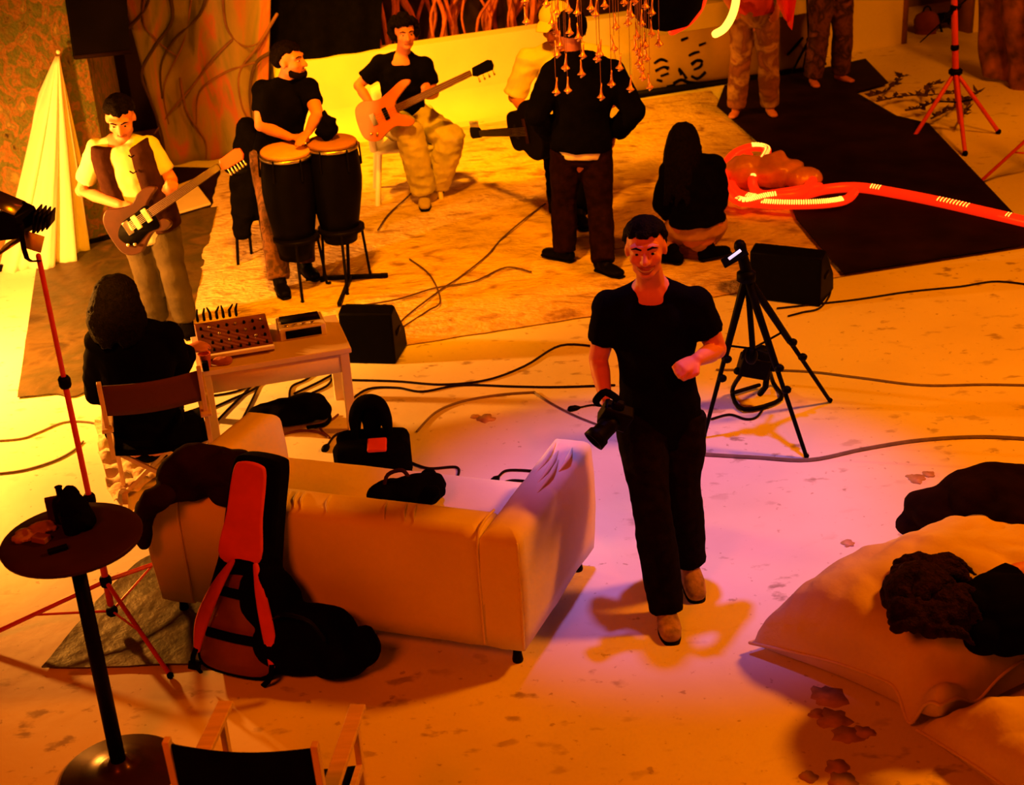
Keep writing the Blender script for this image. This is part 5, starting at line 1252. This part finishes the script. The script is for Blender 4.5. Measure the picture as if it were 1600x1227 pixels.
# ================================================================== BEAN BAGS, BLANKET, SLEEPER
def pillow(L, B, R_, T_, h, zeq, n=70, dents=(), wr=.026, seed=0.0, bottom=.02):
    rows_t, rows_b = [], []
    for i in range(n + 1):
        rt, rb = [], []
        for j in range(n + 1):
            u, v = j / n, i / n; a, b_ = 2 * u - 1, 2 * v - 1
            p = L.lerp(B, u).lerp(T_.lerp(R_, u), v); c = (L + B + R_ + T_) / 4
            pin = 1 - .10 * ((1 - a * a) * b_ ** 4 + (1 - b_ * b_) * a ** 4)
            p = c + (p - c) * pin
            env = (max(0, 1 - a ** 4) * max(0, 1 - b_ ** 4)) ** .5
            edge = zeq[0] * (1 - u) * (1 - v) + zeq[1] * u * (1 - v) + zeq[2] * u * v + zeq[3] * (1 - u) * v
            q = V((p.x, p.y, seed))
            w_ = wr * (abs(noise.noise(q * 5)) * 1.6 + noise.noise(q * 11) * .5) * min(1, env * 3) + wr * 1.5 * (noise.noise(V((a * 1.5, b_ * 12, seed))) * a * a + noise.noise(V((a * 12, b_ * 1.5, seed + 3))) * b_ * b_) * env ** .5 * (1.15 - env)
            d = 0
            for (dx, dy, dr, dd) in dents: d += dd * math.exp(-((p.x - dx) ** 2 + (p.y - dy) ** 2) / (dr * dr))
            rt.append(V((p.x, p.y, max(edge + (h - edge) * env + w_ - d, bottom + .004))))
            rb.append(V((p.x, p.y, max(bottom, edge * (1 - env ** .5)))) if 0 < i < n and 0 < j < n else rt[-1].copy())
        rows_t.append(rt); rows_b.append(rb)
    mb = MB(); mb.sheet(rows_t); mb.sheet([list(reversed(r)) for r in rows_b])
    me_edge = [rows_t[0][j] for j in range(n + 1)] + [rows_t[i][n] for i in range(1, n + 1)] + [rows_t[n][j] for j in range(n - 1, -1, -1)] + [rows_t[i][0] for i in range(n - 1, 0, -1)]
    return mb, me_edge
def bean(label, *a, **k):
    mb, e = pillow(*a, **k); c = (a[0] + a[1] + a[2] + a[3]) / 4
    t = thing('floor_cushion', label, 'cushion', V((c.x, c.y, 0)))
    part('cover', mb, PILLOW, t); part('piping', MB().tube(e + [e[0]], .008, 6), PILLOW, t)
    return t
bean('huge beige floor cushion with a person lying on it', V((.93, 4.97, 0)), V((1.52, 4.30, 0)), V((2.62, 4.86, 0)), V((2.02, 5.55, 0)), .44, (.05, .20, .20, .12), dents=[(1.62, 4.68, .22, .06)] + [(p.x, p.y, .05, .028) for p in catmull([G(1405, 1062, .24), G(1430, 1048, .27), G(1480, 1028, .32), G(1545, 1018, .34), G(1620, 1008, .34)], 5)])
bean('second beige floor cushion in the bottom right corner', V((1.46, 4.36, 0)), V((1.80, 3.55, 0)), V((2.75, 3.85, 0)), V((2.45, 4.40, 0)), .26, (.04, .10, .10, .10), seed=4.0)
single('blanket', clump([(G(1490, 790, .36), (.22, .15, .08)), (G(1560, 775, .42), (.22, .15, .10)), (G(1620, 790, .42), (.25, .18, .08))],
    [([G(1415, 822, .28), G(1450, 790, .34), G(1500, 765, .42), G(1560, 750, .46), G(1650, 770, .44)], [(.04, .03), (.07, .05), (.08, .06), (.08, .06), (.08, .06)]),
     ([G(1420, 818, .27), G(1480, 810, .34), G(1560, 800, .38), G(1660, 815, .38)], [(.03, .03), (.06, .05), (.08, .06), (.09, .06)])], .014, 3, .022, 6),
    mat('dark_blanket', (.010, .003, .004), .9, .4, 6, .3, 25), 'dark crumpled blanket on the far edge of the huge cushion', 'blanket')
hz = .47
Jl = dict(head=G(1448, 938, hz), neck=G(1500, 955, hz - .02), sh1=G(1540, 930, hz - .02), sh2=G(1536, 995, hz - .06), el1=G(1590, 895, hz - .02), wr1=G(1680, 880, hz - .06),
          el2=G(1600, 985, hz - .10), wr2=G(1680, 985, hz - .10), hp1=G(1690, 920, hz - .04), hp2=G(1690, 975, hz - .06), kn1=G(1850, 930, hz - .12), kn2=G(1850, 990, hz - .14),
          an1=G(2000, 950, .22), an2=G(2000, 1010, .20), to1=(1, -.1, -.2), to2=(1, -.2, -.2), face=(.25, .75, -.6), hup=(-.9, .35, .25), hk=1.12)
person('dark-haired person in black lying on the huge cushion', Jl, .95, .011, SKIN, BLACKCLOTH, DARKDENIM, BLACKPLAST, .8, .024, .02, 'curly', mat('brown_hair', (.016, .005, .004), .6, .6, 40, .8, 90), False)
slp = [o for o in bpy.data.objects if o.get('label') == 'dark-haired person in black lying on the huge cushion'][0]
b = MB()
for i in range(70):
    u, v = random.random(), random.random(); p0_ = G(1392 + 70 * u, 880 + 110 * v, hz + .05 - .10 * abs(v - .5)); p1_ = G(1440 + 95 * u, 905 + 95 * v + random.uniform(-18, 18), hz + .03 - .12 * abs(v - .5))
    m_ = p0_.lerp(p1_, .5) + V((random.uniform(-.02, .02), random.uniform(-.03, .03), .045))
    b.tube([p0_, m_, p1_], [.022, .024, .006], 6, smooth=3)
part('hair_locks', fuse(b, .010, 1, .006, 26), MATS['brown_hair'], slp)

# ================================================================== LIGHT TUBES, CHIMES
GLOWRED = mat('rope_red', (.9, .05, .02), .35, .1, 20, emit=(1.0, .020, .002), estr=.85)
GLOWYEL = mat('rope_yellow', (1, .6, .1), .35, .1, 20, emit=(1.0, .50, .05), estr=3.0)
rl = thing('rope_light', 'glowing red rope light coiled on the rug and trailing across the black mat', 'rope light', G(1200, 312))
paths = [[(1640, 356), (1600, 346), (1540, 332), (1470, 316), (1400, 302), (1340, 293), (1290, 296), (1250, 306), (1200, 312), (1160, 306), (1142, 288), (1150, 262), (1170, 244)],
         [(1335, 300), (1322, 312), (1290, 318), (1240, 320), (1190, 318), (1150, 312), (1134, 290), (1132, 262), (1148, 240), (1175, 230), (1198, 234), (1192, 250), (1180, 268), (1176, 288), (1190, 304), (1230, 300), (1280, 292)],
         [(1140, 300), (1160, 316), (1200, 308), (1250, 302), (1270, 282)]]
for k, pth in enumerate(paths):
    P = catmull([G(x, y, .085 + .035 * k + (.05 if 5 < i < 13 and k == 1 else 0)) for i, (x, y) in enumerate(pth)], 7)
    tu = part('tube', MB().tube(P, .040 if k == 0 else .036, 10), GLOWRED, rl)
    for i in range(2, len(P) - 2):
        lit = (k == 0 and (9 < i < 11 or 16 < i < 22 or 30 < i < 33 or 48 < i < 62)) or (k == 1 and (8 < i < 36 or 62 < i < 88)) or (k == 2 and 4 < i < 16)
        if lit:
            d = (P[i + 1] - P[i]).normalized()
            for f in (0, .5):
                p = P[i].lerp(P[i + 1], f); n_ = V((0, -.55, .84)); s_ = d.cross(n_).normalized()
                r_ = .040 if k == 0 else .037
                part('led', MB().tube([p + (n_ * math.cos(a) + s_ * math.sin(a)) * r_ for a in (-.5, 0, .5)], .005, 5), GLOWYEL, tu)
sk = thing('plastic_sack', 'crumpled translucent plastic sack lying in the red rope light', 'sack', G(1225, 290))
part('sack', clump([(G(1215, 268, .16), (.22, .16, .12)), (G(1165, 268, .16), (.17, .14, .13)), (G(1255, 280, .13), (.15, .10, .08))], [([G(1200, 255, .2), G(1222, 248, .26), G(1225, 262, .2)], [.07, .05, .06])], .018, 2, .03, 6), mat('sack_plastic', (.62, .25, .16), .35, .3, 6, .3, 12), sk)
part('sack_tie', MB().ball(G(1228, 255, .22), .03), BRASS, sk)

# chandelier of small bells
CY = 8.6
bells = [(320, 170), (560, 95), (665, 260), (735, 300), (770, 445), (760, 590), (565, 435), (590, 360), (632, 540), (558, 735), (652, 720), (917, 775), (1000, 670), (1065, 540), (1150, 710), (885, 470), (1035, 215), (835, 65), (870, 110), (945, 45), (725, 100), (1130, 185), (1155, 125), (1240, 190), (1320, 100), (1320, 270), (1380, 350), (1205, 290), (1265, 365), (1195, 395), (1215, 510), (1235, 550), (1250, 620), (1305, 695), (1270, 50), (525, 180), (560, 260), (660, 80), (1020, 390), (1180, 10), (310, 5), (1225, 440), (1280, 470), (905, 430), (1100, 20), (480, 30)]
ctop = A(945, -260, CY)
ch = thing('bell_chime', 'hanging chandelier of many small trumpet-shaped brass bells', 'chandelier', A(945, 160, CY))
part('ring', MB().tube([ctop + V((.40 * math.cos(a), .40 * math.sin(a), 0)) for a in [i * math.pi / 12 for i in range(25)]], .012, 8), BRASS, ch)
for i in range(4):
    a = i * math.pi / 2; part('suspension_cord', MB().tube([ctop + V((.40 * math.cos(a), .40 * math.sin(a), 0)), ctop + V((0, 0, .8))], .004, 5), CABLE, ch)
bellm = None; base = root_base(ch)
bell_mb = MB().lathe([(.004, .085), (.005, .05), (.007, .03), (.012, .012), (.024, 0), (.027, -.004), (.022, -.002), (.010, .008)], (0, 0, 0), n=10)
bell_me = bell_mb.mesh('bell', V((0, 0, 0))); bell_me.materials.append(mat('bell_copper', (.80, .34, .16), .35, .2, 30, metal=.55))
streak_me = MB().box((0, 0, -.014), (.034, .008, .010)).mesh('light_streak', V((0, 0, 0))); streak_me.materials.append(mat('bell_light_streak', (.95, .6, .3), .25, .1, 20, metal=.3))  # bright bar under each bell, a streak of light put into the colour
for i, (bx_, by_) in enumerate(bells):
    p = A(760 + bx_ / 5.113, by_ / 5.113, CY + random.uniform(-.3, .3))
    th_ = part('thread', MB().tube([p + V((0, 0, .08)), V((p.x, p.y, ctop.z))], .0016, 4), mat('thread', (.25, .08, .05), .8), ch)
    o = bpy.data.objects.new('bell', bell_me); COL.objects.link(o); o.parent = ch; o.location = p - base; o.scale = (1.0,) * 3
    o.rotation_euler = (random.uniform(-.15, .15), random.uniform(-.15, .15), random.uniform(0, 6))
    c = bpy.data.objects.new('light_streak', streak_me); COL.objects.link(c); c.parent = o; c.rotation_euler = (0, -.5, -o.rotation_euler.z + .3)
# neon arcs
ny = 9.4
for lab, nm, pts, m_, r_ in (('curved red neon tube around the black hanging shade', 'neon_tube', [(1020, 58), (1050, 49), (1078, 32), (1096, 6), (1102, -28), (1092, -60), (1066, -84)], GLOWRED, .026),
                             ('curved yellow neon tube right of the black hanging shade', 'neon_tube', [(1118, 53), (1132, 44), (1144, 24), (1150, 0), (1150, -28), (1140, -58), (1120, -80)], GLOWYEL, .026)):
    P = catmull([A(x, y, ny) for x, y in pts], 6)
    if nm == 'neon_tube' and m_ is GLOWRED: P = P[6:]
    single(nm, MB().tube(P, r_, 10), m_, lab, 'neon light', P[0])
shc = A(1040, -20, ny + .02)
sh_ = thing('hanging_shade', 'black round shade hanging beside the bells', 'lamp shade', shc - V((0, 0, .28)))
part('shade', MB().lathe([(.02, .30), (.12, .27), (.22, .16), (.26, .0), (.23, -.14), (.15, -.24), (.05, -.27), (.01, -.28)], shc, n=28), BLACKCLOTH, sh_)
part('cord', MB().tube([shc + V((0, 0, .3)), shc + V((0, 0, 1.2))], .006, 6), CABLE, sh_)
part('cap', MB().lathe([(.03, .28), (.04, .30), (.02, .34), (.006, .36)], shc, n=16), BLACKMETAL, sh_)
# red cloth hanging by the first pair of legs
g = []
for i in range(14):
    v = i / 13; r = []
    for j in range(10):
        u = j / 9; x0, x1 = 1186 + 40 * v, 1254 - 18 * v; y = -70 + v * (98 + 18 * u)
        p = A(x0 + (x1 - x0) * u, y, 12.75); p.y += .03 * math.sin(u * 9 + v * 3); r.append(p)
    g.append(r)
single('red_cloth', MB().sheet(g, .006), mat('bright_red_cloth', (.80, .03, .015), .7, .1, 6), 'bright red pointed cloth hanging beside the patterned trousers', 'cloth')
# black microphone stand
mb0 = G(1248, 118); ms = thing('microphone_stand', 'black stand between the two pairs of standing legs', 'stand', mb0); mh = A(1264, 62, mb0.y)
for p in (G(1236, 116, .01), G(1254, 114, .01), G(1290, 100, .01)): part('leg', MB().tube([mh, p], .014, 6), BLACKMETAL, ms)
part('pole', MB().tube([mh, A(1260, -40, mb0.y), A(1256, -120, mb0.y)], .014, 8), BLACKMETAL, ms); part('collar', MB().ball(mh, .03), BLACKPLAST, ms)
# twiggy branch on the floor
tw = thing('branch', 'dry leafy branch lying on the floor beside the black mat', 'branch', G(1440, 165)); TWM = mat('twig', (.05, .02, .015), .9, .3)
lf = MB(); lf.add([(0, 0, 0), (.02, .02, .006), (.06, 0, .01), (.02, -.02, .006), (.025, 0, -.006)], [(0, 1, 4), (1, 2, 4), (2, 3, 4), (3, 0, 4), (0, 3, 2, 1)])
lme = lf.mesh('leaf', V((0, 0, 0)), False); lme.materials.append(TWM); tbase = root_base(tw)
for pts in ([(1358, 150), (1385, 142), (1405, 122), (1412, 118)], [(1370, 158), (1410, 150), (1450, 148), (1490, 146)], [(1415, 172), (1440, 168), (1460, 160), (1500, 158)], [(1455, 185), (1490, 168), (1508, 157)], [(1500, 190), (1512, 165), (1525, 145)], [(1445, 150), (1450, 135), (1466, 130)]):
    P = catmull([G(x, y, .03 + random.uniform(.02, .10)) for x, y in pts], 4)
    part('stem', MB().tube(P, [.010 * (1 - .6 * i / len(P)) for i in range(len(P))], 5), TWM, tw)
    for p in P[1:]:
        for q in range(2):
            o = bpy.data.objects.new('leaf', lme); COL.objects.link(o); o.parent = tw; o.location = p - tbase
            o.rotation_euler = (random.uniform(-.5, .5), random.uniform(-.7, .3), random.uniform(0, 6.28)); s_ = random.uniform(.9, 1.7); o.scale = (s_,) * 3
# doorway contents
def D_(x, y, off): return vp(x, y, Wp(0, off), WD)
ds = thing('stool', 'black stool standing in the doorway behind the red-lit light stand', 'stool', D_(1475, 85, .35)); dz_ = D_(1475, 85, .35)
part('seat', MB().box(D_(1472, 28, .35), (.34, .30, .06), rotz(.37)), BLACKPLAST, ds, bevel=.02)
for a in (-.13, .13):
    for b_ in (-.11, .11): part('leg', MB().tube([D_(1472, 30, .35) + WD * a + WN * b_, V((dz_.x, dz_.y, 0)) + WD * a * 1.2 + WN * b_ * 1.2], .014, 6), BLACKMETAL, ds)
for i, (yy, lab) in enumerate(((66, 'lower khaki cushion of the pile in the doorway'), (46, 'middle khaki cushion of the pile in the doorway'), (26, 'top reddish cushion of the pile in the doorway'))):
    c = D_(1516, yy, .30); single('cushion', fuse(MB().box(c, (.36, .30, .11), rotz(.37)), .02, 6, .012, 8), mat('khaki_cushion', (.22, .15, .07), .9) if i < 2 else mat('rust_cushion', (.30, .05, .03), .9), lab, 'cushion', group='pile of cushions in the doorway')
c = D_(1447, 40, .28); hbg = thing('handbag', 'dark red bag on the floor left in the doorway', 'bag', V((c.x, c.y, 0)))
part('bag_body', clump([(c + V((0, 0, -.1)), (.12, .10, .20)), (V((c.x, c.y, .12)), (.15, .12, .13))], [], .018, 3, .012, 7), mat('wine_cloth', (.16, .03, .02), .9), hbg)
part('handle', MB().tube([c + V((-.07, 0, .06)), c + V((-.03, 0, .2)), c + V((.03, 0, .2)), c + V((.07, 0, .06))], .01, 6, smooth=3), BLACKCLOTH, hbg)

# ================================================================== CABLES
for lab, pts, kw in [
    ('dark cable from the right edge to the monitor behind the tripod', [(1640, 450), (1560, 440), (1500, 448), (1420, 456), (1340, 468), (1270, 476), (1215, 482)], {}),
    ('grey cable running behind the tripod to the right edge', [(1640, 603), (1540, 601), (1440, 602), (1340, 590), (1250, 580), (1120, 578)], dict(m=CABLEG)),
    ('grey taped cable in front of the tripod foot', [(1640, 689), (1540, 683), (1440, 688), (1350, 702), (1265, 719), (1180, 715), (1090, 710)], dict(m=CABLEG, r=.011)),
    ('dark cable along the floor from the table toward the walking man', [(548, 594), (620, 596), (690, 601), (760, 594), (820, 572), (876, 540), (935, 542)], {}),
    ('wavy dark cable crossing behind the walking man', [(545, 628), (575, 608), (620, 606), (660, 612), (720, 602), (800, 604), (870, 605), (960, 602)], {}),
    ('grey curved cable on the open floor behind the sofa', [(652, 674), (680, 645), (720, 628), (780, 617), (835, 613)], dict(m=CABLEG)),
    ('faint grey cable ending near the hanging camera', [(835, 613), (865, 632), (900, 650), (935, 664)], dict(m=CABLEG, r=.005)),
    ('looping black cable in front of the sofa seat', [(640, 722), (670, 732), (712, 730), (716, 742), (705, 757), (740, 768), (775, 758), (800, 751), (830, 753)], {}),
    ('short black plug lead in front of the sofa seat', [(778, 746), (790, 736), (815, 735), (850, 738)], dict(plug=True)),
    ('short black plug lead left of the hanging camera', [(905, 637), (925, 633), (945, 634)], dict(plug=True, r=.005)),
    ('black plug lead beside the table leg', [(512, 696), (522, 682), (535, 676), (552, 672)], dict(plug=True)),
    ('reddish looped cable by the bag under the table', [(432, 682), (470, 673), (500, 676), (515, 684), (500, 668), (520, 655), (528, 648)], dict(m=mat('cable_red', (.14, .03, .02), .6))),
    ('thin black cable from the work light past the tripod', [(1112, 655), (1140, 648), (1165, 655), (1182, 652), (1194, 636)], {}),
    ('black cable loop hanging off the monitor behind the tripod', [(1298, 440), (1296, 462), (1280, 482), (1255, 488), (1232, 494)], {}),
    ('thin dark cable at the left edge near the bright wall', [(-30, 690), (30, 686), (60, 676), (100, 660), (140, 660), (165, 668)], dict(m=CABLEG, r=.006)),
    ('second thin dark cable at the left edge', [(-30, 742), (30, 736), (80, 722), (112, 706), (130, 690)], dict(m=CABLEG, r=.006)),
    ('cable fanning out under the left of the table', [(322, 620), (368, 612), (405, 596), (440, 580)], {}),
    ('second cable fanning out under the left of the table', [(322, 642), (362, 624), (400, 606), (430, 578)], {}),
    ('third cable fanning out under the left of the table', [(330, 668), (356, 640), (392, 604), (410, 580)], {}),
    ('cable bent sharply under the middle of the table', [(452, 622), (456, 604), (480, 592), (510, 568)], {}),
    ('cable slanting under the right of the table', [(460, 615), (496, 598), (520, 585)], {}),
    ('short cable by the right table leg', [(488, 614), (512, 602), (522, 586), (532, 578)], {}),
    ('straight cable crossing others under the table', [(378, 656), (396, 620), (415, 580)], dict(r=.006))]:
    cable(pts, label=lab, **kw)
for lab, pts in [('thin cable running diagonally across the rug from the man in black', [(852, 318), (820, 342), (785, 372), (760, 400), (720, 432), (690, 452), (640, 490), (618, 512)]),
                 ('thin curved cable on the rug near the wedge monitor', [(560, 478), (620, 468), (680, 450), (740, 440), (790, 418), (830, 425)]),
                 ('thin cable along the front of the rug', [(628, 512), (668, 486), (688, 470), (672, 430), (640, 405)]),
                 ('thin cable beside the conga stands on the rug', [(590, 360), (606, 336), (632, 312), (650, 295)])]:
    cable(pts, .006, lab, mat('cable_brown', (.06, .025, .015), .7), z=.052)
fl = bpy.data.objects['floor']
STAIN = mat('floor_stain', (.46, .27, .17), .6, .25, 20)
for si, (sx0, sy0, r_) in enumerate(((1292, 1090, .075), (1300, 1125, .07), (1325, 1150, .055), (1350, 1145, .04), (1275, 1115, .03), (1308, 1200, .045), (1318, 1222, .05), (1265, 1215, .03), (1430, 748, .05), (1450, 742, .03), (1325, 850, .03), (760, 655, .05), (742, 652, .025))):
    c = G(sx0, sy0); P = []
    for k in range(22):
        a = k * 2 * math.pi / 22; rr_ = r_ * (1 + .55 * noise.noise(V((math.cos(a) * 1.7 + sx0, math.sin(a) * 1.7 + sy0, 1))))
        P.append(c + V((rr_ * math.cos(a), rr_ * math.sin(a), 0)))
    part('stain', MB().prism([(p.x, p.y) for p in P], V((0, 0, 0.0)), (1, 0, 0), (0, 1, 0), (0, 0, 1), .0012 + .0004 * si), STAIN, fl)
